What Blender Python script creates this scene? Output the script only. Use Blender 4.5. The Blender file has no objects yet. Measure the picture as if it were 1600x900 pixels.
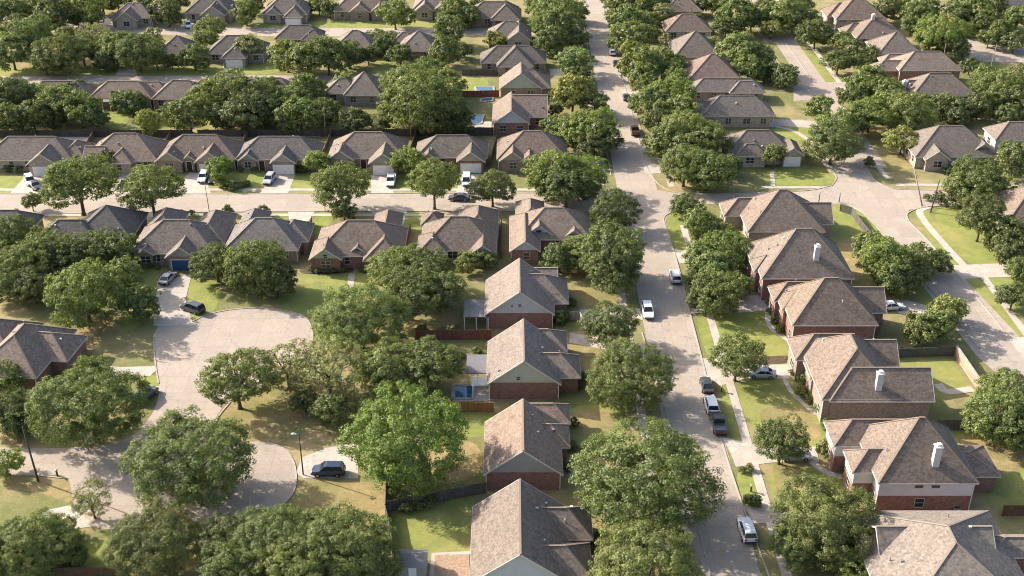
import bpy, math, random
import numpy as np
from mathutils import Vector, Matrix

random.seed(7)
# ------------------------------------------------------------------ camera, sky, sun, exposure
F = 1800.0; YH = -550.0; H = 103.3
TH = math.atan((450 - YH) / F); CT = math.cos(TH); TT = math.tan(TH)
S = bpy.context.scene
COL = S.collection
cam_d = bpy.data.cameras.new("camera"); cam = bpy.data.objects.new("camera", cam_d); COL.objects.link(cam)
cam.location = (0, 0, H); cam.rotation_euler = (math.pi / 2 - TH, 0, 0)
cam_d.sensor_width = 36; cam_d.lens = F / 1600 * 36; cam_d.clip_end = 6000; cam_d.clip_start = 1
S.camera = cam

SUN_EL = math.radians(30); SUN_DIR = Vector((-11.5, 5.4, 0)).normalized()   # towards the sun, on the ground
W = bpy.data.worlds.new("World"); S.world = W; W.use_nodes = True
nt = W.node_tree; bg = nt.nodes["Background"]
sky = nt.nodes.new("ShaderNodeTexSky"); sky.sky_type = 'NISHITA'; sky.sun_disc = False
sky.sun_elevation = SUN_EL; sky.sun_rotation = math.atan2(SUN_DIR.x, SUN_DIR.y)
sky.air_density = 1.0; sky.dust_density = 3.5
nt.links.new(sky.outputs[0], bg.inputs[0]); bg.inputs[1].default_value = 0.15
sd = bpy.data.lights.new("sun", 'SUN'); sun = bpy.data.objects.new("sun", sd); COL.objects.link(sun)
sd.energy = 4.8; sd.angle = math.radians(0.55); sd.color = (1.0, 0.94, 0.85)
sv = Vector((SUN_DIR.x * math.cos(SUN_EL), SUN_DIR.y * math.cos(SUN_EL), math.sin(SUN_EL)))
sun.rotation_euler = sv.to_track_quat('Z', 'Y').to_euler()
sun.location = (-100, 200, 150)
S.view_settings.view_transform = 'Standard'; S.view_settings.look = 'None'
S.view_settings.exposure = 0.98; S.view_settings.gamma = 1; S.view_settings.use_curve_mapping = False
S.cycles.filter_width = 1.05; S.cycles.max_bounces = 5; S.cycles.diffuse_bounces = 3; S.cycles.transparent_max_bounces = 4

# ------------------------------------------------------------------ helpers
def G(x, y, z=0.0):
    """photo position -> point on the level z"""
    u = y - YH; h = H - z
    s = u * CT / h
    return Vector(((x - 800) / s, F * h / (CT * CT * u) - h * TT, z))
def PY(Y, z):
    h = H - z
    return YH + F * h / (CT * CT * (Y + h * TT))
def scale_at(y, z=0): return (y - YH) * CT / (H - z)

def srgb(r, g, b):
    f = lambda c: (c / 255 / 12.92) if c / 255 <= .04045 else ((c / 255 + .055) / 1.055) ** 2.4
    return (f(r), f(g), f(b), 1)

def mat(name, col, rough=.9, noise=None, tint=False, extra=None, bump=0, spec=.2, metal=0):
    m = bpy.data.materials.new(name); m.use_nodes = True
    t = m.node_tree; N = t.nodes; L = t.links
    b = N["Principled BSDF"]; b.inputs["Roughness"].default_value = rough
    b.inputs["Specular IOR Level"].default_value = spec; b.inputs["Metallic"].default_value = metal
    geo = N.new("ShaderNodeNewGeometry")
    cur = N.new("ShaderNodeRGB"); cur.outputs[0].default_value = (*col[:3], 1); out = cur.outputs[0]
    if tint:
        oi = N.new("ShaderNodeObjectInfo"); mx = N.new("ShaderNodeMix"); mx.data_type = 'RGBA'; mx.blend_type = 'MULTIPLY'
        mx.inputs[0].default_value = 1; L.new(out, mx.inputs[6]); L.new(oi.outputs["Color"], mx.inputs[7]); out = mx.outputs[2]
    for (sc, amt, det) in (noise or []):
        n = N.new("ShaderNodeTexNoise"); n.inputs["Scale"].default_value = sc; n.inputs["Detail"].default_value = det
        n.inputs["Roughness"].default_value = .65
        L.new(geo.outputs["Position"], n.inputs["Vector"])
        mr = N.new("ShaderNodeMapRange"); mr.inputs[1].default_value = .3; mr.inputs[2].default_value = .7
        mr.inputs[3].default_value = 1 - amt; mr.inputs[4].default_value = 1 + amt; mr.clamp = False
        L.new(n.outputs[0], mr.inputs[0])
        mx = N.new("ShaderNodeMix"); mx.data_type = 'RGBA'; mx.blend_type = 'MULTIPLY'; mx.inputs[0].default_value = 1
        L.new(out, mx.inputs[6]); L.new(mr.outputs[0], mx.inputs[7]); out = mx.outputs[2]
    if extra: out = extra(N, L, geo, out)
    L.new(out, b.inputs["Base Color"])
    if bump:
        n = N.new("ShaderNodeTexNoise"); n.inputs["Scale"].default_value = bump; L.new(geo.outputs["Position"], n.inputs["Vector"])
        bp = N.new("ShaderNodeBump"); bp.inputs["Strength"].default_value = .5; bp.inputs["Distance"].default_value = .08
        L.new(n.outputs[0], bp.inputs["Height"]); L.new(bp.outputs[0], b.inputs["Normal"])
    return m

def mixc(N, L, fac, a, bcol, mode='MIX'):
    mx = N.new("ShaderNodeMix"); mx.data_type = 'RGBA'; mx.blend_type = mode
    if hasattr(fac, 'links'): L.new(fac, mx.inputs[0])
    else: mx.inputs[0].default_value = fac
    L.new(a, mx.inputs[6])
    if hasattr(bcol, 'links'): L.new(bcol, mx.inputs[7])
    else: mx.inputs[7].default_value = (*bcol[:3], 1)
    return mx.outputs[2]
def nz(N, L, geo, sc, lo, hi, det=4, dist=0, vec=None):
    n = N.new("ShaderNodeTexNoise"); n.inputs["Scale"].default_value = sc; n.inputs["Detail"].default_value = det
    n.inputs["Distortion"].default_value = dist
    L.new(vec or geo.outputs["Position"], n.inputs["Vector"])
    mr = N.new("ShaderNodeMapRange"); mr.inputs[1].default_value = lo; mr.inputs[2].default_value = hi
    L.new(n.outputs[0], mr.inputs[0]); return mr.outputs[0]

def grass_extra(dry, lush, thr=(.42, .62)):
    def f(N, L, geo, out):
        o = mixc(N, L, nz(N, L, geo, .06, thr[0], thr[1], 5, .6), out, dry)
        o = mixc(N, L, nz(N, L, geo, .3, .42, .85, 8, .8), o, lush)
        o = mixc(N, L, nz(N, L, geo, 1.4, .60, .95, 8), o, (.07, .07, .03))
        o = mixc(N, L, nz(N, L, geo, 2.2, .58, .9, 8), o, (.36, .31, .16))
        return o
    return f
def slab_extra(jx, jy, dark=.75, ms=.035):
    def f(N, L, geo, out):
        br = N.new("ShaderNodeTexBrick"); br.offset = 0; br.squash = 1
        L.new(geo.outputs["Position"], br.inputs["Vector"])
        br.inputs["Color1"].default_value = (1, 1, 1, 1); br.inputs["Color2"].default_value = (.88, .88, .90, 1)
        br.inputs["Mortar"].default_value = (dark, dark, dark, 1)
        br.inputs["Scale"].default_value = 1; br.inputs["Mortar Size"].default_value = ms
        br.inputs["Brick Width"].default_value = jx; br.inputs["Row Height"].default_value = jy
        br.inputs["Mortar Smooth"].default_value = .5
        o = mixc(N, L, 1.0, out, br.outputs[0], 'MULTIPLY')
        # cracks and patches of wear
        o = mixc(N, L, nz(N, L, geo, .9, .56, .72, 10, 2.5), o, (.29, .25, .21))
        if ms > .04:
            vo = N.new("ShaderNodeTexVoronoi"); vo.feature = 'DISTANCE_TO_EDGE'; vo.inputs["Scale"].default_value = .11
            ns = N.new("ShaderNodeTexNoise"); ns.inputs["Scale"].default_value = .5; ns.inputs["Detail"].default_value = 5; L.new(geo.outputs["Position"], ns.inputs["Vector"])
            va = N.new("ShaderNodeVectorMath"); va.operation = 'MULTIPLY_ADD'; L.new(ns.outputs["Color"], va.inputs[0]); va.inputs[1].default_value = (3, 3, 3); L.new(geo.outputs["Position"], va.inputs[2])
            L.new(va.outputs[0], vo.inputs["Vector"]); mr = N.new("ShaderNodeMapRange"); mr.inputs[1].default_value = 0; mr.inputs[2].default_value = .009; mr.inputs[3].default_value = .45; mr.inputs[4].default_value = 0
            L.new(vo.outputs["Distance"], mr.inputs[0]); o = mixc(N, L, mr.outputs[0], o, (.13, .11, .095))
        return o
    return f
def shingle_extra(N, L, geo, out):
    # weather streaks down the slope, patchy tabs
    sep = N.new("ShaderNodeMapping"); sep.inputs["Scale"].default_value = (1.2, 1.2, .25)
    L.new(geo.outputs["Position"], sep.inputs["Vector"])
    o = mixc(N, L, nz(N, L, geo, .9, .55, 1.0, 5, 0, sep.outputs[0]), out, (.075, .065, .058))
    vo = N.new("ShaderNodeTexVoronoi"); vo.inputs["Scale"].default_value = 3.2
    mp = N.new("ShaderNodeMapping"); mp.inputs["Scale"].default_value = (1, 1, 1.8)
    L.new(geo.outputs["Position"], mp.inputs["Vector"]); L.new(mp.outputs[0], vo.inputs["Vector"])
    sx = N.new("ShaderNodeSeparateColor"); L.new(vo.outputs["Color"], sx.inputs[0])
    mr = N.new("ShaderNodeMapRange"); mr.inputs[3].default_value = .74; mr.inputs[4].default_value = 1.26
    L.new(sx.outputs[0], mr.inputs[0])
    return mixc(N, L, 1.0, o, mr.outputs[0], 'MULTIPLY')
def brick_extra(N, L, geo, out):
    br = N.new("ShaderNodeTexBrick")
    mp = N.new("ShaderNodeMapping"); mp.inputs["Rotation"].default_value = (math.pi / 2, 0, .4)
    L.new(geo.outputs["Position"], mp.inputs["Vector"]); L.new(mp.outputs[0], br.inputs["Vector"])
    br.inputs["Color1"].default_value = (1, 1, 1, 1); br.inputs["Color2"].default_value = (.55, .55, .6, 1)
    br.inputs["Mortar"].default_value = (1.5, 1.4, 1.3, 1); br.inputs["Scale"].default_value = 1
    br.inputs["Brick Width"].default_value = .45; br.inputs["Row Height"].default_value = .16; br.inputs["Mortar Size"].default_value = .015
    return mixc(N, L, 1.0, out, br.outputs[0], 'MULTIPLY')
def plank_extra(N, L, geo, out):
    br = N.new("ShaderNodeTexVoronoi"); br.inputs["Scale"].default_value = 5
    mp = N.new("ShaderNodeMapping"); mp.inputs["Scale"].default_value = (1, 1, .02)
    L.new(geo.outputs["Position"], mp.inputs["Vector"]); L.new(mp.outputs[0], br.inputs["Vector"])
    return mixc(N, L, .35, out, br.outputs["Color"], 'MULTIPLY')

M = {}
M['ground'] = mat('ground_grass', (.17, .165, .062), .95, [(.8, .22, 6), (5, .25, 3)], extra=grass_extra((.33, .25, .13), (.13, .155, .045)), bump=4)
M['lawn'] = mat('lawn_green', (.225, .238, .062), .95, [(.5, .18, 6), (5, .2, 3)], extra=grass_extra((.29, .26, .09), (.14, .18, .045), (.45, .7)), bump=4)
M['dry'] = mat('dry_grass', (.30, .225, .105), .95, [(.6, .25, 6), (5, .22, 3)], extra=grass_extra((.21, .19, .07), (.16, .155, .05), (.45, .65)), bump=4)
M['mulch'] = mat('mulch', (.10, .07, .045), .95, [(2, .35, 6), (8, .3, 3)])
M['road'] = mat('road_concrete', (.385, .318, .254), .85, [(.5, .07, 7), (3.5, .12, 6), (14, .14, 2)], extra=slab_extra(4.35, 4.6, .74, .05))
M['walk'] = mat('pale_concrete', (.47, .405, .335), .85, [(.5, .12, 6), (5, .1, 4)], extra=slab_extra(1.6, 1.6, .8))
M['kerb'] = mat('kerb_concrete', (.38, .33, .275), .85, [(1, .15, 5)])
M['yellow'] = mat('worn_yellow_paint', (.42, .30, .10), .8, [(2, .25, 6)])
M['roof'] = mat('shingles', (1, 1, 1), .92, [(.35, .07, 5), (9, .14, 2)], tint=True, extra=shingle_extra, bump=9)
M['cap'] = mat('ridge_shingles', (1.22, 1.2, 1.16), .9, [(6, .12, 3)], tint=True)
M['brick'] = mat('brick', (1, 1, 1), .9, [(1.2, .12, 4), (7, .15, 3)], tint=True, extra=brick_extra)
M['siding'] = mat('siding', (1, 1, 1), .75, [(.8, .07, 4)], tint=True)
M['trim'] = mat('painted_trim', (.55, .50, .43), .6, [(2, .1, 3)])
M['glass'] = mat('window_glass', (.025, .032, .04), .08, spec=.6)
M['white'] = mat('white_paint', (.72, .71, .68), .5, [(2, .05, 3)])
M['door'] = mat('dark_door', (.06, .035, .025), .6)
M['garage'] = mat('garage_door_paint', (.74, .71, .66), .6, [(1.5, .06, 3)])
M['metal'] = mat('grey_metal', (.35, .35, .35), .45, metal=.6)
M['pole'] = mat('weathered_pole', (.09, .075, .06), .85, [(3, .2, 4)])
M['palepole'] = mat('pale_wood_pole', (.33, .27, .21), .85, [(3, .2, 4)])
M['fence'] = mat('cedar_boards', (1, 1, 1), .9, [(1.3, .25, 5)], tint=True, extra=plank_extra)
M['bark'] = mat('bark', (.11, .09, .07), .95, [(3, .3, 6)])
M['rubber'] = mat('rubber', (.018, .018, .018), .8)
M['rim'] = mat('wheel_rim', (.45, .45, .46), .35, metal=.8)
M['carglass'] = mat('car_glass', (.02, .025, .03), .05, spec=.7)
M['lens'] = mat('lamp_lens', (.7, .7, .68), .15)
M['redlens'] = mat('red_lens', (.35, .02, .015), .25)
M['plastic'] = mat('dark_plastic', (.03, .03, .03), .6)
M['water'] = mat('pool_water', (.03, .13, .21), .06, [(1.5, .25, 4)], spec=.6)
M['slate'] = mat('flat_roof_sheet', (.17, .16, .16), .7, [(1, .15, 5)])
M['green'] = mat('green_paint', (.02, .10, .03), .5)
M['gravel'] = mat('pea_gravel', (.34, .24, .16), .95, [(3, .3, 6), (9, .35, 3)])
def paint(n, c):
    m = mat(n, c, .28, spec=.5); m.node_tree.nodes["Principled BSDF"].inputs["Coat Weight"].default_value = .5; return m
PAINT = dict(white=paint('white_car_paint', (.70, .71, .72)), silver=paint('silver_car_paint', (.38, .39, .40)), dark=paint('dark_grey_car_paint', (.045, .05, .055)),
             blue=paint('dark_blue_car_paint', (.015, .03, .06)), red=paint('dark_red_car_paint', (.07, .025, .02)), tan=paint('tan_car_paint', (.32, .28, .23)))

# foliage
def foliage(name):
    m = bpy.data.materials.new(name); m.use_nodes = True
    t = m.node_tree; N = t.nodes; L = t.links; N.remove(N["Principled BSDF"])
    out = N["Material Output"]; geo = N.new("ShaderNodeNewGeometry"); oi = N.new("ShaderNodeObjectInfo")
    mr = N.new("ShaderNodeMapRange"); mr.inputs[3].default_value = .38; mr.inputs[4].default_value = 1.75
    L.new(geo.outputs["Random Per Island"], mr.inputs[0])
    c = mixc(N, L, 1.0, oi.outputs["Color"], mr.outputs[0], 'MULTIPLY')
    c = mixc(N, L, nz(N, L, geo, .45, .45, .75, 3), c, mixc(N, L, 1.0, oi.outputs["Color"], (1.28, 1.24, .92), 'MULTIPLY'))
    d = N.new("ShaderNodeBsdfDiffuse"); tr = N.new("ShaderNodeBsdfTranslucent"); mx = N.new("ShaderNodeMixShader"); mx.inputs[0].default_value = .36
    L.new(c, d.inputs[0]); c2 = mixc(N, L, 1.0, c, (1.25, 1.35, .6), 'MULTIPLY'); L.new(c2, tr.inputs[0])
    L.new(d.outputs[0], mx.inputs[1]); L.new(tr.outputs[0], mx.inputs[2]); gl = N.new('ShaderNodeBsdfGlossy'); gl.inputs[0].default_value = (.9, .9, .9, 1); gl.inputs['Roughness'].default_value = .5; m2 = N.new('ShaderNodeMixShader'); m2.inputs[0].default_value = .02
    L.new(mx.outputs[0], m2.inputs[1]); L.new(gl.outputs[0], m2.inputs[2]); L.new(m2.outputs[0], out.inputs[0])
    return m
M['leaf'] = foliage('leaves')

class MB:
    def __init__(s): s.v = []; s.f = []
    def face(s, pts):
        i = len(s.v); s.v += [tuple(p) for p in pts]; s.f.append(tuple(range(i, i + len(pts))))
    def box(s, x0, x1, y0, y1, z0, z1):
        i = len(s.v); s.v += [(x, y, z) for z in (z0, z1) for (x, y) in ((x0, y0), (x1, y0), (x1, y1), (x0, y1))]
        for f in ((3, 2, 1, 0), (4, 5, 6, 7), (0, 1, 5, 4), (1, 2, 6, 5), (2, 3, 7, 6), (3, 0, 4, 7)): s.f.append(tuple(i + k for k in f))
    def bar(s, p, q, w, h, up=Vector((0, 0, 1)), off=0):
        p = Vector(p); q = Vector(q); d = (q - p).normalized(); r = d.cross(up)
        if r.length < 1e-5: r = Vector((1, 0, 0))
        r.normalize(); u = r.cross(d).normalized(); i = len(s.v)
        for c in (p, q):
            for (a, b) in ((-1, -1), (1, -1), (1, 1), (-1, 1)): s.v.append(tuple(c + r * a * w / 2 + u * (b * h / 2 + off)))
        for f in ((3, 2, 1, 0), (4, 5, 6, 7), (0, 1, 5, 4), (1, 2, 6, 5), (2, 3, 7, 6), (3, 0, 4, 7)): s.f.append(tuple(i + k for k in f))
    def tube(s, pts, rad, n=8):
        i0 = len(s.v); pts = [Vector(p) for p in pts]
        for k, p in enumerate(pts):
            d = (pts[min(k + 1, len(pts) - 1)] - pts[max(k - 1, 0)]).normalized()
            a = Vector((1, 0, 0)) if abs(d.x) < .9 else Vector((0, 1, 0)); r = d.cross(a).normalized(); u = r.cross(d)
            for j in range(n):
                t = 2 * math.pi * j / n; s.v.append(tuple(p + (r * math.cos(t) + u * math.sin(t)) * rad[k]))
        for k in range(len(pts) - 1):
            for j in range(n):
                a = i0 + k * n + j; b = i0 + k * n + (j + 1) % n; s.f.append((a, b, b + n, a + n))
        s.f.append(tuple(i0 + j for j in range(n))[::-1]); s.f.append(tuple(i0 + (len(pts) - 1) * n + j for j in range(n)))
    def mesh(s, name, m, origin=(0, 0, 0), smooth=False):
        me = bpy.data.meshes.new(name); o = origin
        me.from_pydata([(x - o[0], y - o[1], z - o[2]) for (x, y, z) in s.v], [], s.f); me.materials.append(m)
        if smooth: me.polygons.foreach_set("use_smooth", [True] * len(me.polygons))
        me.update(); return me
    def obj(s, name, m, parent=None, origin=(0, 0, 0), smooth=False, color=None):
        if not s.v: return None
        o = bpy.data.objects.new(name, s.mesh(name, m, origin, smooth)); COL.objects.link(o)
        if parent: o.parent = parent
        else: o.location = origin
        if color: o.color = (*color[:3], 1)
        return o
def tag(o, label, cat, group=None):
    o["label"] = label; o["category"] = cat
    if group: o["group"] = group
    return o
def empty(name, loc, label, cat, group=None, rz=0):
    o = bpy.data.objects.new(name, None); COL.objects.link(o); o.location = loc; o.rotation_euler = (0, 0, rz); o.empty_display_size = .5
    return tag(o, label, cat, group)
def inst(name, me, parent, loc=(0, 0, 0), sc=(1, 1, 1), rz=0, color=None):
    o = bpy.data.objects.new(name, me); COL.objects.link(o); o.parent = parent; o.location = loc; o.scale = sc; o.rotation_euler = (0, 0, rz)
    if color: o.color = (*color[:3], 1)
    return o

# ------------------------------------------------------------------ the setting: ground, roads, lawns
def smooth_pts(pts, n=6):
    out = []; k = len(pts)
    for i in range(k):
        p0, p1, p2, p3 = (Vector(pts[(i + j) % k]) for j in (-1, 0, 1, 2))
        for t in range(n):
            t /= n
            out.append(.5 * ((2 * p1) + (p2 - p0) * t + (2 * p0 - 5 * p1 + 4 * p2 - p3) * t * t + (3 * p1 - p0 - 3 * p2 + p3) * t ** 3))
    return out
def struct(o): o["kind"] = "structure"; return o
LAY = [0]
def sheet(name, m, pxs, z, sm=False, world=False):
    LAY[0] += 1
    z = z + (LAY[0] % 24) * .0003
    pts = [Vector(p) if world else G(p[0], p[1]).xy for p in pxs]
    pts = [Vector((p[0], p[1])) for p in pts]
    if sm: pts = smooth_pts(pts)
    me = bpy.data.meshes.new(name); me.from_pydata([(p.x, p.y, z) for p in pts], [], [tuple(range(len(pts)))])
    me.materials.append(m); o = bpy.data.objects.new(name, me); COL.objects.link(o)
    if me.polygons[0].normal.z < 0: me.flip_normals()
    return struct(o), pts
def ribbon(name, m, pts, w, z, h=0, closed=False):
    """flat (h=0) or raised strip along world points"""
    mb = MB(); n = len(pts); L_ = []; R_ = []
    for i in range(n):
        a = pts[(i - 1) % n] if closed or i > 0 else pts[0]; b = pts[(i + 1) % n] if closed or i < n - 1 else pts[-1]
        d = (Vector(b[:2]) - Vector(a[:2])).normalized(); nn = Vector((-d.y, d.x)); p = Vector(pts[i][:2])
        L_.append(p + nn * w / 2); R_.append(p - nn * w / 2)
    rng = range(n if closed else n - 1)
    for i in rng:
        j = (i + 1) % n
        mb.face([(*R_[i], z + h), (*R_[j], z + h), (*L_[j], z + h), (*L_[i], z + h)])
        if h:
            mb.face([(*R_[i], z), (*R_[j], z), (*R_[j], z + h), (*R_[i], z + h)]); mb.face([(*L_[j], z), (*L_[i], z), (*L_[i], z + h), (*L_[j], z + h)])
    return struct(mb.obj(name, m))
def wp(pxs, z=0): return [G(x, y).xy for x, y in pxs]
def openkerb(pxs, name='kerb'):
    p = [Vector(q) for q in wp(pxs)]
    q = [p[0] * 2 - p[1]] + p + [p[-1] * 2 - p[-2]]; out = []
    for i in range(1, len(q) - 2):
        for t in range(5):
            t /= 5; a, b, c, d = q[i - 1], q[i], q[i + 1], q[i + 2]
            out.append(.5 * ((2 * b) + (c - a) * t + (2 * a - 5 * b + 4 * c - d) * t * t + (3 * b - a - 3 * c + d) * t ** 3))
    out.append(p[-1]); ribbon(name, M['kerb'], out, .2, .02, .10)

gm = MB(); gm.face([(-2500, -300, 0), (2500, -300, 0), (2500, 5000, 0), (-2500, 5000, 0)])
struct(gm.obj('ground', M['ground']))
# the long street on the camera's heading, the street behind the right-hand houses, the cross street
MX0, MX1 = 23.0, 31.7          # main street edges (m)
BX0, BX1 = 76.2, 84.8          # back street edges
def wsheet(name, m, x0, x1, y0, y1, z): return sheet(name, m, [(x0, y0), (x1, y0), (x1, y1), (x0, y1)], z, world=True)
CY0, CY1 = G(0, 331).y, G(0, 303).y      # cross street edges
YTOP = 620
wsheet('road', M['road'], MX0, MX1, -20, YTOP, .030)
sheet('road', M['road'], [(-60, 303), (400, 303), (700, 302), (900, 300), (985, 296), (985, 336), (930, 330), (700, 330), (300, 331), (-60, 338)], .024)
sheet('road', M['road'], [(1005, 293), (1045, 300), (1120, 304), (1200, 300), (1262, 299), (1300, 290), (1306, 277), (1290, 262), (1278, 245), (1345, 245), (1368, 283), (1398, 296), (1450, 297), (1720, 300), (1720, 325), (1470, 322), (1420, 328), (1418, 345), (1455, 380), (1700, 640), (1640, 660), (1525, 555), (1372, 357), (1350, 335), (1320, 318), (1200, 322), (1075, 318), (1046, 332), (1038, 350), (1010, 350)], .027)
wsheet('road', M['road'], BX0 + 2.6, BX1 + .6, G(0, 262).y, YTOP, .021)
# flared corners at the crossing
openkerb([(1195 + 8, 905), (1164, 800), (1128, 690), (1104, 590), (1081, 500), (1058, 410), (1040, 355), (1038, 340), (1050, 332), (1072, 330)])
openkerb([(1300, 290), (1260, 298), (1150, 303), (1100, 303), (1045, 298), (1015, 270), (1000, 225), (975, 130), (950, 40), (935, -20)])
openkerb([(1278, 245), (1306, 274), (1300, 290)])
openkerb([(1330, 322), (1350, 335), (1372, 357), (1400, 392), (1470, 470), (1530, 545)])
openkerb([(1600, 325), (1470, 322), (1424, 330), (1420, 345), (1455, 382), (1530, 470), (1580, 532)])
openkerb([(1344, 255), (1368, 283), (1398, 295), (1450, 297), (1600, 300)])
for pxs in ([(1003, 520), (1040, 640), (1085, 800), (1110, 900)], [(990, 440), (975, 350)], [(955, 275), (948, 240), (930, 150), (916, 60), (905, 0)],
            [(-20, 303), (150, 303), (400, 303), (700, 302), (940, 300), (950, 290)], [(-20, 337), (150, 333), (400, 331), (700, 330), (930, 331), (970, 345)],
            [(1224, 110), (1205, 80), (1180, 40)], [(1268, 125), (1240, 85), (1205, 40)]):
    openkerb(pxs)
# centre line of the main street
cx = (MX0 + MX1) / 2
for k in range(90):
    y0 = 30 + k * 5.2
    if y0 > YTOP - 10: break
    if abs(y0 - (CY0 + CY1) / 2) < 12: continue
    ribbon('road_marking', M['yellow'], [(cx - .05, y0), (cx - .05, y0 + 4.6)], .13, .042)
# cul-de-sac
_, culp = sheet('road', M['road'], [(-60, 702), (100, 700), (190, 688), (232, 655), (248, 615), (243, 570), (240, 525), (258, 503), (300, 503), (330, 490), (385, 482), (440, 485), (478, 497), (490, 525), (470, 560), (420, 595), (360, 625), (335, 660), (332, 700), (300, 760), (225, 818), (150, 825), (118, 800), (105, 748), (60, 742), (-60, 742)], .026, True)
sheet('road', M['road'], [(325, 700), (400, 690), (445, 700), (462, 730), (463, 760), (440, 790), (400, 820), (340, 830), (290, 800), (290, 740)], .022, True)
openkerb([(300, 503), (330, 490), (385, 482), (440, 485), (478, 497), (490, 525)])
openkerb([(360, 628), (338, 658), (332, 700)])
openkerb([(240, 530), (243, 570), (248, 600)]); openkerb([(440, 700), (458, 720), (463, 750), (455, 775), (432, 798)])
openkerb([(-20, 743), (50, 743), (103, 748)])
# far streets
sheet('road', M['road'], [(-60, 119), (350, 118), (600, 118), (660, 119), (660, 129), (350, 129), (-60, 131)], .023)
sheet('road', M['road'], [(-60, 24), (60, 27), (180, 34), (300, 42), (480, 44), (900, 44), (900, 55), (480, 57), (280, 55), (160, 51), (-60, 48)], .020)
sheet('road', M['road'], [(1480, 66), (1530, 60), (1680, 58), (1680, 98), (1540, 97), (1490, 90)], .020)
sheet('road', M['road'], [(1240, 129), (1330, 128), (1345, 137), (1310, 152), (1240, 158)], .018)
sheet('road', M['road'], [(1180, 40), (1205, 40), (1225, 60), (1195, 66)], .017)
# driveways
DW = [
 [(15, 303), (62, 303), (78, 268), (48, 266)], [(262, 303), (330, 303), (318, 270), (296, 270)], [(405, 303), (450, 303), (462, 272), (432, 271)],
 [(178, 303), (215, 303), (205, 272), (185, 272)], [(580, 303), (615, 303), (612, 274), (580, 272)], [(712, 303), (748, 303), (752, 272), (722, 272)],
 [(200, 331), (245, 331), (238, 352), (205, 352)], [(450, 331), (492, 331), (482, 346), (452, 345)], [(580, 330), (636, 330), (630, 352), (590, 348)],
 [(246, 440), (300, 428), (290, 468), (302, 508), (240, 510)],
 [(1078, 490), (1095, 462), (1205, 462), (1208, 485), (1140, 490)], [(1106, 590), (1098, 560), (1130, 562), (1180, 570), (1235, 570), (1235, 592), (1165, 592), (1125, 603)],
 [(1140, 705), (1128, 683), (1160, 690), (1200, 700), (1275, 698), (1280, 722), (1215, 722), (1150, 730)],
 [(1062, 412), (1052, 392), (1100, 390), (1175, 392), (1178, 408), (1100, 410)], [(1168, 800), (1160, 790), (1230, 800), (1230, 818), (1178, 818)],
 [(1480, 415), (1560, 412), (1640, 418), (1640, 432), (1540, 434), (1505, 436)], [(1580, 535), (1570, 528), (1700, 524), (1700, 560), (1600, 562)],
 [(1405, 490), (1380, 468), (1420, 470), (1470, 485), (1480, 498), (1440, 495)],
 [(243, 580), (243, 572), (190, 574), (150, 570), (150, 585), (200, 590), (235, 588)], [(470, 716), (463, 740), (475, 748), (560, 748), (560, 692), (510, 700)],
 [(108, 790), (60, 800), (95, 830), (150, 822)], [(1206, 186), (1290, 190), (1292, 202), (1208, 196)],
 [(180, 118), (215, 118), (210, 108), (185, 108)], [(350, 118), (372, 118), (370, 98), (348, 98)], [(440, 44), (470, 44), (468, 36), (446, 36)],
 [(940, 232), (885, 238), (885, 252), (945, 256)], [(1002, 245), (1130, 255), (1130, 266), (1008, 272)], [(858, 108), (920, 106), (924, 116), (860, 118)],
 [(95, 30), (165, 22), (175, 36), (150, 50), (100, 40)], [(280, 44), (300, 44), (306, 28), (292, 28)], [(8, 30), (50, 26), (60, 42), (10, 46)],
 [(970, 140), (1080, 138), (1082, 148), (975, 152)], [(1005, 500), (1000, 482), (905, 484), (905, 502)], [(1018, 560), (1012, 540), (890, 520), (890, 536)],
]
for d in DW: sheet('driveway', M['walk'], d, .045)
# pavements along the streets (a strip of verge lies between each and its kerb)
def yw(y): return G(0, y).y
for (x, a, b) in ((35.0, 1000, 352), (35.0, 292, -20), (20.4, 290, -20), (20.0, 900, 350), (88.6, 620, 428), (89.0, 130, -10)):
    ya, yb = yw(a), yw(b)
    ribbon('pavement', M['walk'], [(x, ya), (x, yb)], 1.35, .052)
for (y, a, b) in ((296.5, -60, 940), (336, -60, 780), (293, 1190, 1290), (289, 1400, 1640)):
    A = G(a, y); B = G(b, y); ribbon('pavement', M['walk'], [(A.x, A.y), (B.x, A.y)], 1.2, .050)
def path(pxs, w, m='walk'):
    ribbon('path', M[m], smooth_open(wp(pxs)), w, .056)
def smooth_open(p):
    p = [Vector(a) for a in p]; q = [p[0] * 2 - p[1]] + p + [p[-1] * 2 - p[-2]]; out = []
    for i in range(1, len(q) - 2):
        for t in range(6):
            t /= 6; a, b, c, d = q[i - 1], q[i], q[i + 1], q[i + 2]
            out.append(.5 * ((2 * b) + (c - a) * t + (2 * a - 5 * b + 4 * c - d) * t * t + (3 * b - a - 3 * c + d) * t ** 3))
    return out + [p[-1]]
for pxs, w in (([(1200, 480), (1203, 510), (1232, 532)], 1.0), ([(1225, 590), (1238, 614), (1275, 648)], .8), ([(1268, 722), (1295, 740), (1340, 750)], 1.1), ([(546, 455), (550, 428)], 1.2),
               ([(1452, 323), (1437, 330), (1446, 348), (1478, 385), (1506, 415), (1522, 432)], 1.5), ([(1208, 292), (1206, 268)], 1.0), ([(1365, 250), (1378, 268), (1388, 280)], 1.2), ([(1205, 196), (1240, 205), (1268, 222)], 1.2),
               ([(1465, 600), (1480, 612), (1520, 608)], 1.5), ([(1140, 430), (1180, 440), (1195, 452)], 1.1), ([(500, 300), (520, 280)], 1.1), ([(250, 300), (262, 278)], .9)): path(pxs, w)
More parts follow.
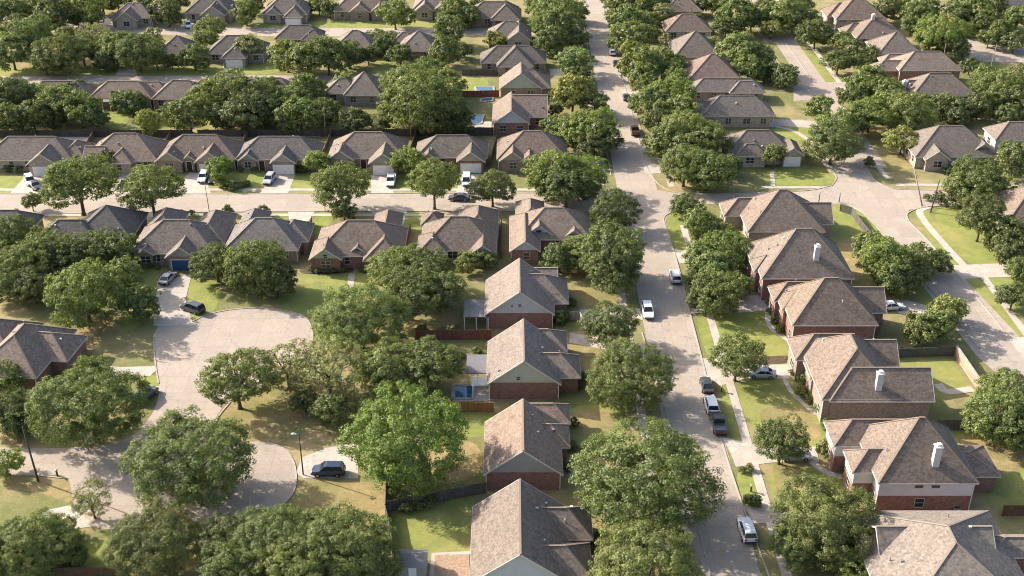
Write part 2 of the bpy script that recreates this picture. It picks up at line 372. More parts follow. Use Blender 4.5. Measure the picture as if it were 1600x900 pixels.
# lawns and bare earth
LW = [
 [(-40, 279), (42, 277), (22, 300), (-40, 300)], [(272, 274), (306, 272), (300, 296), (266, 300)], [(332, 270), (412, 268), (405, 298), (345, 300)], [(455, 277), (480, 275), (578, 275), (572, 300), (448, 300)],
 [(622, 276), (715, 274), (712, 300), (616, 300)], [(636, 332), (676, 332), (650, 362), (632, 362)], [(497, 334), (525, 334), (482, 392), (476, 388)], [(355, 334), (448, 334), (440, 345), (352, 350)],
 [(466, 432), (545, 426), (540, 455), (500, 492), (484, 494), (440, 480)], [(552, 426), (620, 424), (600, 450), (545, 462)], [(208, 420), (246, 422), (240, 470), (225, 500), (190, 520)], [(302, 432), (340, 448), (335, 485), (300, 498), (294, 470)],
 [(1042, 336), (1062, 334), (1074, 388), (1052, 388)], [(1118, 495), (1235, 494), (1240, 565), (1150, 562)], [(1090, 498), (1112, 496), (1132, 558), (1106, 556)],
 [(1160, 602), (1285, 600), (1320, 690), (1205, 692), (1184, 684)], [(1124, 606), (1148, 602), (1172, 684), (1142, 682)], [(1206, 735), (1300, 738), (1330, 800), (1230, 795)], [(1152, 740), (1180, 736), (1192, 782), (1165, 790)],
 [(1370, 345), (1310, 322), (1302, 330), (1306, 372), (1360, 372), (1385, 380)], [(1440, 470), (1390, 380), (1400, 398), (1480, 480)], [(1428, 332), (1448, 330), (1500, 410), (1478, 412)], [(1462, 330), (1560, 334), (1600, 405), (1512, 410)],
 [(1380, 560), (1440, 550), (1480, 560), (1510, 610), (1440, 620), (1420, 590)], [(1480, 672), (1620, 668), (1650, 800), (1560, 800), (1520, 740)], [(1508, 438), (1530, 436), (1640, 560), (1600, 560)], [(1540, 436), (1640, 434), (1660, 530), (1610, 528)],
 [(625, 780), (735, 775), (735, 862), (620, 870)], [(722, 646), (768, 644), (765, 678), (720, 680)], [(888, 640), (960, 636), (975, 680), (900, 690)],
 [(1205, 265), (1300, 262), (1302, 284), (1270, 290), (1200, 288)], [(150, 176), (200, 176), (190, 198), (140, 198)], [(250, 180), (370, 182), (362, 198), (245, 198)], [(520, 175), (575, 175), (572, 200), (520, 200)],
 [(-40, 106), (350, 104), (350, 116), (-40, 118)], [(375, 98), (420, 96), (440, 112), (372, 116)], [(585, 96), (620, 98), (610, 116), (582, 112)], [(720, 122), (760, 124), (758, 150), (720, 150)],
 [(1240, 82), (1265, 82), (1320, 128), (1285, 128)], [(1335, 105), (1370, 104), (1372, 128), (1345, 130)], [(1212, 200), (1262, 198), (1270, 215), (1230, 220)],
 [(400, 38), (600, 30), (690, 34), (690, 43), (400, 43)], [(-40, 14), (50, 14), (50, 22), (-40, 22)], [(135, 848), (200, 842), (190, 892), (110, 894)], [(220, 586), (245, 588), (247, 602), (228, 606)],
]
for d in LW: sheet('lawn', M['lawn'], d, .010, True)
DRY = [
 [(1190, 640), (1260, 640), (1280, 685), (1210, 688)], [(1212, 705), (1258, 742), (1232, 788), (1212, 760)], [(1500, 680), (1590, 690), (1600, 730), (1530, 740)], [(892, 646), (950, 642), (955, 672), (900, 680)], [(890, 520), (940, 520), (945, 545), (895, 545)],
 [(463, 752), (600, 758), (605, 800), (560, 815), (470, 798)], [(340, 632), (420, 618), (470, 640), (440, 690), (350, 690)], [(590, 455), (650, 460), (655, 520), (590, 560), (540, 540)], [(110, 500), (180, 505), (200, 540), (150, 560), (110, 540)],
 [(890, 540), (940, 550), (930, 590), (900, 585)], [(895, 430), (960, 440), (970, 480), (900, 470)], [(1350, 245), (1420, 240), (1430, 262), (1370, 268)], [(840, 305), (890, 300), (890, 322), (850, 325)],
 [(130, 22), (190, 14), (180, 30), (140, 44)], [(210, 38), (250, 36), (250, 52), (215, 58)], [(1520, 42), (1600, 40), (1600, 56), (1530, 58)], [(10, 742), (100, 748), (112, 785), (60, 770), (0, 760)], [(880, 770), (950, 800), (1000, 850), (940, 860), (890, 810)],
 [(1400, 360), (1400, 385), (1360, 380)], [(1340, 205), (1400, 205), (1395, 222), (1345, 225)], [(640, 190), (720, 192), (720, 204), (640, 204)], [(605, 700), (735, 690), (740, 745), (612, 760)],
 [(1060, 60), (1010, 52), (1015, 66)], [(330, 50), (380, 44), (400, 52), (330, 58)], [(480, 170), (560, 172), (560, 178), (480, 180)], [(1280, 395), (1330, 380), (1350, 420), (1330, 440)],
]
for d in DRY: sheet('dry_grass', M['dry'], d, .0135, True)
sheet('gravel_bed', M['gravel'], [(675, 868), (733, 866), (733, 915), (672, 915)], .05)
ribbon('path', M['walk'], wp([(673, 912), (677, 866), (735, 864)]), .6, .058)
sheet('patio', M['walk'], [(706, 600), (770, 598), (770, 626), (704, 628)], .04)
for d in ([(95, 205), (140, 212), (135, 222), (90, 222)], [(205, 202), (245, 205), (240, 212), (200, 212)], [(330, 205), (388, 206), (384, 216), (330, 214)], [(450, 205), (502, 205), (500, 214), (452, 214)], [(735, 190), (768, 190), (768, 202), (738, 202)]):
    sheet('patio', M['walk'], d, .04)
for d in ([(1172, 560), (1235, 556), (1238, 566), (1175, 570)], [(300, 415), (345, 412), (345, 420), (305, 428)], [(474, 420), (545, 418), (545, 426), (480, 428)]): sheet('flower_bed', M['mulch'], d, .047, True)

# ------------------------------------------------------------------ houses
def solve(fn, lo, hi):
    flo = fn(lo)
    for _ in range(50):
        mid = (lo + hi) / 2
        if (fn(mid) > 0) == (flo > 0): lo = mid
        else: hi = mid
    return (lo + hi) / 2
class Wing: pass
def wing(axis, xl, xr, yf, yr, ez=2.9, ends='hh', sl=.75):
    w = Wing(); p0 = G(xl, yf, ez); p1 = G(xr, yf, ez); w.x0, w.x1, w.y0 = p0.x, p1.x, p0.y; w.ez = ez; w.ax = axis; w.ends = ends
    if axis == 'x':
        a = solve(lambda a: PY(w.y0 + a, ez + sl * a) - yr, .5, 14); w.a = a; w.y1 = w.y0 + 2 * a
    else:
        a = (w.x1 - w.x0) / 2; w.a = a; yb = G(800, yr, ez + sl * a).y
        w.y1 = max(yb + (a if ends[1] == 'h' else 0), w.y0 + 2.0)
    w.sl = sl; w.rise = sl * a; return w
def wing_roof(w):
    """ridge ends and slopes of one wing: [(face points, outer edges)]"""
    x0, x1, y0, y1, e, a = w.x0, w.x1, w.y0, w.y1, w.ez, w.a; rz = e + w.rise
    if w.ax == 'x':
        L_ = x1 - x0; i0 = a if w.ends[0] == 'h' else 0; i1 = a if w.ends[1] == 'h' else 0
        if i0 + i1 > L_: k = L_ / (i0 + i1) * .98; i0 *= k; i1 *= k
        r0 = (x0 + i0, y0 + a, rz); r1 = (x1 - i1, y0 + a, rz)
        A, B, C_, D = (x0, y0, e), (x1, y0, e), (x1, y1, e), (x0, y1, e)
        faces = [[A, B, r1, r0], [C_, D, r0, r1]]
        faces.append([D, A, r0]) if w.ends[0] == 'h' else None
        faces.append([B, C_, r1]) if w.ends[1] == 'h' else None
        eaves = [(A, B), (C_, D)] + ([(D, A)] if w.ends[0] == 'h' else [(A, r0), (r0, D)]) + ([(B, C_)] if w.ends[1] == 'h' else [(B, r1), (r1, C_)])
        hips = [(r0, r1)] + ([(A, r0), (D, r0)] if w.ends[0] == 'h' else []) + ([(B, r1), (C_, r1)] if w.ends[1] == 'h' else [])
        gab = ([('W', A, D, r0)] if w.ends[0] == 'g' else []) + ([('E', B, C_, r1)] if w.ends[1] == 'g' else [])
    else:
        L_ = y1 - y0; i0 = a if w.ends[0] == 'h' else 0; i1 = a if w.ends[1] == 'h' else 0
        if i0 + i1 > L_: k = L_ / (i0 + i1) * .98; i0 *= k; i1 *= k
        r0 = (x0 + a, y0 + i0, rz); r1 = (x0 + a, y1 - i1, rz)
        A, B, C_, D = (x0, y0, e), (x1, y0, e), (x1, y1, e), (x0, y1, e)
        faces = [[D, A, r0, r1], [B, C_, r1, r0]]
        faces.append([A, B, r0]) if w.ends[0] == 'h' else None
        faces.append([C_, D, r1]) if w.ends[1] == 'h' else None
        eaves = [(D, A), (B, C_)] + ([(A, B)] if w.ends[0] == 'h' else [(A, r0), (r0, B)]) + ([(C_, D)] if w.ends[1] == 'h' else [(C_, r1), (r1, D)])
        hips = [(r0, r1)] + ([(A, r0), (B, r0)] if w.ends[0] == 'h' else []) + ([(C_, r1), (D, r1)] if w.ends[1] == 'h' else [])
        gab = ([('S', A, B, r0)] if w.ends[0] == 'g' else []) + ([('N', C_, D, r1)] if w.ends[1] == 'g' else [])
    return faces, eaves, hips, gab
def roofz(ws, x, y):
    best = 0
    for w in ws:
        if w.x0 <= x <= w.x1 and w.y0 <= y <= w.y1:
            d = []
            if w.ax == 'x':
                d += [y - w.y0, w.y1 - y]
                if w.ends[0] == 'h': d.append((x - w.x0))
                if w.ends[1] == 'h': d.append((w.x1 - x))
            else:
                d += [x - w.x0, w.x1 - x]
                if w.ends[0] == 'h': d.append((y - w.y0))
                if w.ends[1] == 'h': d.append((w.y1 - y))
            best = max(best, w.ez + w.sl * min(d))
    return best
def pick(ws, px, py):
    """where the line of sight meets the roofs"""
    z = 16.0
    while z > 0:
        p = G(px, py, z)
        if roofz(ws, p.x, p.y) >= z: return p
        z -= .05
    return G(px, py, 4)
WM = {}
def win_mesh(kind, w, h):
    """meshes of an opening that faces -y, centred on x, z from 0"""
    k = (kind, round(w, 1), round(h, 1))
    if k in WM: return WM[k]
    w, h = k[1], k[2]; f = MB(); g = MB(); t = .055
    if kind == 'window':
        f.box(-w / 2 - t, -w / 2, -.07, 0, -t, h + t); f.box(w / 2, w / 2 + t, -.07, 0, -t, h + t)
        f.box(-w / 2, w / 2, -.07, 0, h, h + t); f.box(-w / 2, w / 2, -.12, 0, -t, 0)
        f.box(-w / 2, w / 2, -.05, 0, h / 2 - .03, h / 2 + .03)
        if w > 1.3: f.box(-.04, .04, -.055, 0, 0, h)
        g.box(-w / 2, w / 2, -.03, .02, 0, h)
        r = (f.mesh('window_frame', M['trim']), g.mesh('pane', M['glass']))
    elif kind == 'garage_door':
        for i in range(4):
            z0 = h * i / 4; f.box(-w / 2, w / 2, -.05, 0, z0 + .015, z0 + h / 4 - .015)
            for j in range(4): f.box(-w / 2 + (j + .12) * w / 4, -w / 2 + (j + .88) * w / 4, -.075, -.05, z0 + h * .06, z0 + h * .19)
        g.box(-w / 2 - .14, -w / 2, -.1, 0, 0, h + .14); g.box(w / 2, w / 2 + .14, -.1, 0, 0, h + .14); g.box(-w / 2, w / 2, -.1, 0, h, h + .14)
        r = (f.mesh('garage_door', M['garage']), g.mesh('frame', M['white']))
    else:
        f.box(-w / 2, w / 2, -.06, 0, 0, h); g.box(-w / 2 - .1, -w / 2, -.09, 0, 0, h + .1); g.box(w / 2, w / 2 + .1, -.09, 0, 0, h + .1); g.box(-w / 2, w / 2, -.09, 0, h, h + .1)
        r = (f.mesh('door', M['door']), g.mesh('frame', M['white']))
    WM[k] = r; return r
RZ = {'S': 0, 'W': -math.pi / 2, 'E': math.pi / 2, 'N': math.pi}
OVH = .45
HOUSES = []
def house(label, wings, roof=(.18, .155, .135), wall=(.27, .13, .085), gable=None, upper=None, rot=0, feats=(), chim=(), vents=3, group=None, patio=(), kind='brick_house', wins='SW'):
    ws = [wing(*w) for w in wings]
    for i, w in enumerate(ws): w.ez -= .013 * i; w.y0 -= .011 * i; w.x0 -= .009 * i
    m = ws[0]; org = Vector(((m.x0 + m.x1) / 2, (m.y0 + m.y1) / 2, 0))
    root = empty(kind, org, label, 'house', group, math.radians(rot)); HOUSES.append((root, ws, org))
    rb, fb, cb = MB(), MB(), MB(); wb, ub = MB(), MB(); gbs = []
    for w in ws:
        faces, eaves, hips, gab = wing_roof(w)
        for f in faces:
            rb.face(f); rb.face([(p[0], p[1], p[2] - .17) for p in f][::-1])
        for p, q in eaves:
            rb.face([(p[0], p[1], p[2] - .17), (q[0], q[1], q[2] - .17), q, p])
            fb.bar((p[0], p[1], p[2] - .125), (q[0], q[1], q[2] - .125), .07, .21)
        for p, q in hips: cb.bar((p[0], p[1], p[2] + .02), (q[0], q[1], q[2] + .02), .26, .07)
        x0, x1, y0, y1 = w.x0 + OVH, w.x1 - OVH, w.y0 + OVH, w.y1 - OVH; zt = w.ez + OVH * w.sl - .2
        if upper and w.ez > 4.4:
            wb.box(x0, x1, y0, y1, 0, 2.9); ub.box(x0 - .02, x1 + .02, y0 - .02, y1 + .02, 2.9, zt)
        else: wb.box(x0, x1, y0, y1, 0, zt)
        for side, A, B, r in gab:
            t = MB() if gable else wb
            if gable: gbs.append(t)
            zr = w.ez + w.rise - .24
            if side in 'SN':
                yy, y2 = (y0 - .025, y0 + .3) if side == 'S' else (y1 + .025, y1 - .3)
                f = [(x0, yy, zt - .02), (x1, yy, zt - .02), (r[0], yy, zr)]; b = [(x0, y2, zt - .02), (x1, y2, zt - .02), (r[0], y2, zr)]
            else:
                xx, x2 = (x0 - .025, x0 + .3) if side == 'W' else (x1 + .025, x1 - .3)
                f = [(xx, y0, zt - .02), (xx, y1, zt - .02), (xx, r[1], zr)]; b = [(x2, y0, zt - .02), (x2, y1, zt - .02), (x2, r[1], zr)]
            t.face(f); t.face(b[::-1])
            for i in range(3): j = (i + 1) % 3; t.face([f[i], b[i], b[j], f[j]])
    jit = random.uniform(.86, 1.1); wm_ = random.uniform(-.05, .05)
    rc = (roof[0] * jit * (1 + wm_), roof[1] * jit, roof[2] * jit * (1 - wm_))
    rb.obj('roof', M['roof'], root, org, color=rc); fb.obj('fascia', M['trim'], root, org); cb.obj('ridge_cap', M['cap'], root, org, color=rc)
    wb.obj('wall', M['brick'], root, org, color=wall)
    for gb in gbs: gb.obj('gable_wall', M['siding'], root, org, color=gable)
    if ub.v: ub.obj('upper_wall', M['siding'], root, org, color=upper)
    def opening(kindo, side, x, y, z, w, h):
        a, b = win_mesh(kindo, w, h)
        nm = {'window': ('window', 'pane'), 'garage_door': ('garage_door', 'frame'), 'door': ('door', 'frame')}[kindo]
        o = inst(nm[0], a, root, (x - org.x, y - org.y, z), rz=RZ[side]); inst(nm[1], b, o)
    taken = []
    def free(w, x, y):
        return not any(v is not w and v.x0 + OVH - .6 < x < v.x1 - OVH + .6 and v.y0 + OVH - .6 < y < v.y1 - OVH + .6 for v in ws)
    for (wi, k, fr, ww, hh, *zz) in feats:
        w = ws[wi]; side = zz[1] if len(zz) > 1 else 'S'; z = zz[0] if zz else .02
        if side == 'S': x = w.x0 + OVH + (w.x1 - w.x0 - 2 * OVH) * fr; y = w.y0 + OVH - (.05 if (gable and z > w.ez) else .0)
        elif side == 'W': y = w.y0 + OVH + (w.y1 - w.y0 - 2 * OVH) * fr; x = w.x0 + OVH
        else: y = w.y0 + OVH + (w.y1 - w.y0 - 2 * OVH) * fr; x = w.x1 - OVH
        opening(k, side, x, y, z, ww, hh); taken.append((x, y, ww))
    for w in ws:
        for side in wins:
            ln = (w.x1 - w.x0 if side == 'S' else w.y1 - w.y0) - 2 * OVH
            if ln < 2.4: continue
            n = max(1, int(ln / 3.6)); lv = [1.0] + ([3.7] if w.ez > 4.4 else [])
            for z in lv:
                for i in range(n):
                    t = (i + .5) / n * ln + random.uniform(-.3, .3)
                    if side == 'S': x, y, tx, ty = w.x0 + OVH + t, w.y0 + OVH, 0, -.3
                    elif side == 'W': x, y, tx, ty = w.x0 + OVH, w.y0 + OVH + t, -.3, 0
                    else: x, y, tx, ty = w.x1 - OVH, w.y0 + OVH + t, .3, 0
                    if upper and z > 3 and side in 'S': ty -= 0; y -= .02
                    wd = random.choice((1.0, 1.4, 1.8)); hh = 1.4 if z < 3 else 1.2
                    if z + hh > w.ez - .1: hh = w.ez - z - .2
                    if free(w, x + tx, y + ty) and all(abs(x - a) + abs(y - b) > (c + wd) / 2 + .4 for a, b, c in taken): opening('window', side, x, y, z, wd, hh)
    # chimneys and roof vents
    for (px, py, hh, cc) in chim:
        p = pick(ws, px, py); c = MB(); c.box(p.x - .45, p.x + .45, p.y - .4, p.y + .4, p.z - 1.2, p.z + hh)
        co = c.obj('chimney', M['siding'], root, org, color=cc)
        k = MB(); k.box(p.x - .55, p.x + .55, p.y - .5, p.y + .5, p.z + hh, p.z + hh + .14); k.box(p.x - .25, p.x + .25, p.y - .25, p.y + .25, p.z + hh + .14, p.z + hh + .5)
        k.obj('chimney_cap', M['white'], co, org)
    for i in range(vents):
        w = random.choice(ws); x = random.uniform(w.x0 + 1.2, w.x1 - 1.2); y = random.uniform(w.y0 + 1.2, w.y1 - 1.0); z = roofz(ws, x, y)
        if z < 2: continue
        v = MB()
        if i % 2: v.tube([(x, y, z - .2), (x, y, z + .5)], [.07, .07], 6); v.tube([(x, y, z + .5), (x, y, z + .56)], [.12, .1], 6)
        else: v.box(x - .17, x + .17, y - .17, y + .17, z - .3, z + .22)
        v.obj('roof_vent', M['metal'] if i % 3 else M['trim'], root, org)
    for (xl, xr, yf, dep, z) in patio:
        a = G(xl, yf, z); b = G(xr, yf, z); r = MB(); r.box(a.x, b.x, a.y, a.y + dep, z, z + .14); r.obj('patio_roof', M['slate'], root, org)
        for x in (a.x + .15, (a.x + b.x) / 2, b.x - .15): r = MB(); r.box(x - .07, x + .07, a.y + .1, a.y + .24, 0, z); r.obj('patio_post', M['white'], root, org)
    # gutters' downpipes on the corners that face the camera
    m0 = ws[0]
    for x in (m0.x0 + OVH - .06, m0.x1 - OVH + .06):
        if free(m0, x, m0.y0 + OVH - .3): d = MB(); d.box(x - .05, x + .05, m0.y0 + OVH - .12, m0.y0 + OVH - .01, 0.05, m0.ez - .1); d.obj('downpipe', M['white'], root, org)
    return root, ws

TB = (.188, .152, .124); GR = (.168, .143, .123); WB = (.206, .160, .128); DK = (.142, .123, .108)
RED = (.26, .15, .12); BRN = (.30, .23, .185); TAN = (.38, .32, .265); GRY = (.30, .27, .24)
CREAM = (.55, .50, .42); GRN = (.42, .45, .36); WHT = (.46, .46, .45)
gN = 'houses on the north side of the left cross street'; gS = 'houses between the cross street and the cul-de-sac'
gC = 'houses backing on the fence line west of the main street'; gR = 'houses on the near right side of the main street'
GD = lambda wi, fr=.5, w=4.4: (wi, 'garage_door', fr, w, 2.2)
DR = lambda wi, fr=.5: (wi, 'door', fr, 1.2, 2.3)
W_ = lambda wi, fr, w=1.5, h=1.4, z=1.0: (wi, 'window', fr, w, h, z)

# north row, west to east
house('brown hip-roofed brick house at the left frame edge, north side of the cross street', [('x', -30, 112, 250, 213), ('y', 40, 90, 258, 225, 2.9, 'gh'), ('y', 90, 132, 246, 218)], WB, TAN, feats=[GD(1)], group=gN)
house('brown-roofed house with dark east slope, second from left, north of the cross street', [('x', 130, 246, 251, 208), ('y', 165, 205, 255, 222, 2.9, 'hh'), ('x', 128, 160, 252, 228, 2.9, 'gg')], WB, TAN, feats=[DR(0, .75)], group=gN)
house('brown house with twin front gables, third from the left in the north row', [('x', 245, 368, 248, 210), ('y', 241, 285, 253, 226, 2.9, 'gh'), ('y', 303, 350, 254, 222, 2.9, 'gh'), ('y', 283, 305, 250, 232, 2.9, 'gh')], WB, BRN, gable=TAN, feats=[GD(2), DR(3)], group=gN)
house('brick house with pale double garage door and peaked gable, fourth in the north row', [('x', 367, 498, 249, 213), ('y', 421, 462, 255, 218, 2.9, 'gh'), ('y', 372, 402, 251, 228, 2.9, 'gh')], GR, BRN, gable=TAN, feats=[GD(1, .5), DR(0, .3)], group=gN)
house('wide grey-brown house with steep front gables, fifth in the north row', [('x', 512, 633, 247, 206), ('y', 510, 553, 250, 222, 3.2, 'gh'), ('y', 575, 622, 256, 219, 2.9, 'gh')], TB, BRN, gable=GRY, feats=[GD(2), DR(0, .45)], group=gN)
house('house with beige double garage by the bright round tree, sixth in the north row', [('x', 648, 762, 246, 211), ('y', 713, 758, 253, 222, 2.9, 'gh'), ('y', 655, 683, 249, 230, 2.9, 'gh')], TB, RED, gable=TAN, feats=[GD(1)], group=gN)
house('corner house with low front gables where the north row meets the main street', [('x', 776, 888, 249, 204), ('y', 780, 822, 252, 215, 2.9, 'gh'), ('y', 812, 842, 252, 232, 2.9, 'gh')], WB, BRN, gable=TAN, feats=[DR(0, .6)], group=gN)
# south row
house('dark grey roof at the left frame edge south of the cross street', [('x', -50, 48, 362, 328)], DK, GRY, group=gS)
house('dark-roofed house partly hidden by trees, first from the left in the south row', [('x', 52, 150, 379, 343), ('y', 108, 205, 374, 320, 2.9, 'hh')], DK, BRN, group=gS)
house('dark-roofed house with a blue garage door facing the cul-de-sac driveway', [('x', 200, 335, 396, 343), ('y', 257, 307, 403, 366, 2.9, 'gh'), ('y', 222, 276, 365, 324), ('y', 293, 350, 380, 327), ('y', 212, 240, 398, 375, 2.9, 'gh')], GR, BRN, gable=TAN, feats=[GD(1, .55), W_(0, .3)], group=gS)
house('grey-brown hip-roofed house behind the twin-crowned tree, middle of the south row', [('x', 348, 466, 391, 340), ('y', 366, 410, 365, 325), ('y', 426, 482, 377, 342)], GR, BRN, group=gS)
house('brick house with a pale front gable and steep entry gable above the cul-de-sac lawn', [('x', 488, 630, 400, 344), ('y', 482, 534, 406, 370, 2.9, 'gh'), ('y', 541, 576, 397, 371, 2.9, 'gh'), ('y', 567, 628, 407, 363, 2.9, 'hh'), ('y', 576, 622, 380, 327)], WB, RED, gable=GRN, feats=[DR(2), W_(1, .5, 1.8), (1, 'window', .5, .7, .8, 3.0)], chim=(), group=gS)
house('brown hip-roofed house with a shaded porch, last but one before the main street', [('x', 655, 776, 391, 338), ('y', 650, 699, 397, 362), ('y', 732, 776, 398, 360, 2.9, 'gh'), ('y', 657, 692, 352, 329), ('y', 714, 778, 370, 320)], TB, TAN, feats=[W_(0, .42, 1.8), W_(0, .56, 1.8)], group=gS)
house('corner house with whitish gables beside the main street, end of the south row', [('x', 806, 926, 374, 324), ('y', 796, 845, 393, 332, 2.9, 'gh'), ('y', 814, 870, 371, 328, 2.9, 'gh'), ('y', 878, 916, 372, 345, 2.9, 'gh'), ('y', 806, 852, 350, 309)], TB, RED, gable=WHT, feats=[(2, 'window', .5, 1, 1.1, 3.2)], group=gS)
for r_, _w, _o in HOUSES:
    if 'blue garage door' in r_['label']:
        for ch in r_.children:
            if ch.name.startswith('garage_door'): ch.data = ch.data.copy(); ch.data.materials[0] = mat('blue_door_paint', (.04, .09, .2), .5); ch['label'] = 'dark blue garage door'
# column on the west side of the main street
SH = (.47, .48, .43)
house('gable-ended house with white gable above brick, farthest of the near west column', [('y', 757, 867, 492, 403, 3.0, 'gg'), ('x', 812, 889, 474, 428, 3.0, 'gh'), ('x', 815, 872, 448, 418, 3.0, 'gg')], WB, RED, gable=WHT, feats=[(0, 'window', .5, .5, .5, 4.4), (0, 'window', .38, .4, .4, 4.3)], group=gC, patio=[(724, 764, 496, 6, 2.6)], wins='E')
house('gable-ended brick house beside the fenced yard with the small blue pool', [('y', 760, 877, 601, 498, 3.0, 'gg'), ('x', 815, 887, 549, 514, 3.0, 'gh'), ('x', 818, 908, 590, 551, 3.0, 'gh')], WB, RED, gable=(.46, .46, .37), feats=[(0, 'window', .42, .6, .6, 3.6)], group=gC, patio=[(728, 764, 584, 5.5, 2.6)], wins='E')
house('brown gabled house with a weather-stained roof south of the wooden yard fence', [('y', 755, 880, 742, 623, 3.0, 'gg'), ('x', 815, 892, 662, 630, 3.0, 'gh'), ('x', 815, 891, 699, 662, 3.0, 'gh')], WB, RED, gable=(.34, .31, .28), group=gC, wins='E')
house('gabled house with white gable wall cut off by the bottom frame edge', [('y', 733, 893, 912, 748, 3.0, 'gg'), ('x', 820, 927, 843, 793, 3.0, 'gh'), ('x', 822, 926, 905, 852, 3.0, 'gh')], WB, RED, gable=(.50, .51, .55), group=gC, vents=5, wins='E')
# column further up the main street, west side
gD = 'houses on the far west side of the main street'
house('white-gabled house beside the turquoise pool, above the north row corner house', [('y', 769, 828, 194, 143, 3.0, 'gg'), ('x', 800, 856, 183, 148, 3.0, 'gg')], WB, RED, gable=WHT, group=gD)
house('house with a greenish gable, second above the north row corner house', [('y', 780, 848, 139, 97, 3.0, 'gg'), ('x', 810, 861, 137, 108, 3.0, 'gh')], WB, BRN, gable=GRN, group=gD)
house('hip-roofed house third above the north row corner house', [('x', 750, 854, 98, 71), ('y', 776, 834, 104, 70, 2.9, 'hh')], GR, BRN, group=gD)
house('pale-roofed house fourth above the north row corner house', [('x', 762, 830, 60, 33), ('y', 790, 831, 64, 32, 2.9, 'gh')], TB, TAN, gable=TAN, group=gD)
house('house at the top edge, fifth above the north row corner house', [('x', 728, 815, 28, 2), ('y', 766, 812, 31, 0)], WB, BRN, group=gD)
# east side of the main street, far
gE = 'houses on the far east side of the main street'
WN = 'SW'
house('brown-roofed house with garage by a short driveway, nearest of the far east column', [('x', 1135, 1240, 240, 203), ('y', 1222, 1257, 243, 216, 2.9, 'gh'), ('x', 1150, 1200, 244, 224)], WB, TAN, gable=TAN, feats=[GD(1, .5, 3.4)], group=gE)
house('brick house with a smooth dark hip roof, second of the far east column', [('x', 1097, 1212, 181, 149, 3.2), ('x', 1090, 1140, 178, 158, 3.0, 'gg')], GR, TAN, group=gE)
house('low wide grey hip roof, third of the far east column', [('x', 1080, 1195, 143, 122), ('x', 1140, 1196, 145, 126)], GR, BRN, group=gE)
house('reddish-brown hip roof, fourth of the far east column', [('x', 1074, 1160, 126, 84, 3.2), ('x', 1072, 1118, 112, 94)], (.19, .14, .12), RED, group=gE)
house('grey-brown steep hip roof, fifth of the far east column', [('x', 1053, 1127, 89, 48, 3.2), ('x', 1050, 1095, 82, 62)], TB, TAN, group=gE)
house('brown hip roof, sixth of the far east column', [('x', 1040, 1113, 49, 21, 3.0), ('x', 1038, 1070, 46, 30)], WB, TAN, group=gE)
house('hip-roofed house at the top frame edge, seventh of the far east column', [('x', 1037, 1098, 18, -8)], WB, TAN, group=gE)
# fronting the back street, far
gF = 'houses stepping up the far east side of the back street'
house('hip-roofed house with a pale chimney, nearest of the stepped row up the back street', [('x', 1425, 1526, 150, 114, 4.6), ('x', 1404, 1470, 146, 125, 4.2, 'hg')], TB, TAN, chim=[(1412, 138, 1.8, CREAM)], group=gF)
house('brown hip-roofed house with red brick side, second of the stepped row up the back street', [('x', 1405, 1504, 110, 80, 4.8), ('x', 1368, 1440, 110, 94, 4.2, 'hg'), ('x', 1378, 1430, 98, 84, 4.2, 'hg')], WB, RED, group=gF)
house('grey-brown roof with lit west slopes, third of the stepped row up the back street', [('x', 1372, 1440, 84, 50, 4.6), ('x', 1362, 1410, 76, 56, 4.2, 'hg')], TB, TAN, group=gF)
house('roof with two dark valleys, fourth of the stepped row up the back street', [('x', 1338, 1416, 60, 27, 4.6), ('x', 1318, 1370, 54, 36, 4.2, 'hg')], WB, TAN, chim=[(1364, 30, 1.2, CREAM)], group=gF)
house('tall brown roof at the top frame edge, farthest of the stepped back street row', [('x', 1306, 1386, 30, -4, 4.6), ('x', 1292, 1340, 26, 4, 4.2, 'hg')], WB, TAN, group=gF)
house('wide dark hip-roofed house with brick fronts across from the street junction', [('x', 1430, 1560, 245, 196, 3.0), ('y', 1446, 1486, 250, 214, 2.9, 'gh'), ('y', 1512, 1560, 241, 212, 3.0, 'gh')], GR, TAN, gable=TAN, feats=[DR(0, .55)])
house('pale brown hip-roofed house cut by the right frame edge, above the junction', [('x', 1555, 1650, 219, 190, 3.4)], WB, CREAM, chim=[(1546, 212, 1.6, CREAM)] and ())
house('brown roof cut by the right frame edge, below the junction', [('x', 1574, 1700, 346, 290, 3.0), ('x', 1560, 1640, 330, 300, 3.0)], WB, BRN)
house('grey roof in the top right corner beyond the bare pavement', [('x', 1558, 1660, 10, -12)], GR, TAN)
# near right column
house('house with dark-fronted west wing by the junction, farthest of the near right column', [('x', 1168, 1290, 362, 296, 3.2, 'hh', .85), ('x', 1131, 1200, 337, 309, 3.0, 'hg', .8), ('x', 1240, 1303, 350, 316, 3.0, 'gg', .8)], WB, TAN, group=gR, vents=5, wins='W')
house('hip-roofed house with white chimney at mid roof, second of the near right column', [('x', 1190, 1336, 435, 357, 4.8, 'hh', .95), ('x', 1172, 1240, 405, 372, 4.4, 'hg', .9), ('x', 1178, 1240, 424, 398, 4.5, 'hg', .9)], WB, RED, chim=[(1275, 404, 2.4, WHT)], group=gR, vents=5, wins='W')
house('brown hip-roofed brick house beside the white sedan, third of the near right column', [('x', 1238, 1373, 508, 434, 4.8, 'hh', .95), ('x', 1209, 1300, 470, 440, 4.4, 'hg', .9), ('x', 1222, 1290, 484, 452, 4.5, 'hg', .9), ('x', 1310, 1386, 488, 448, 4.6, 'gg', .9)], WB, RED, group=gR, vents=5, wins='W')
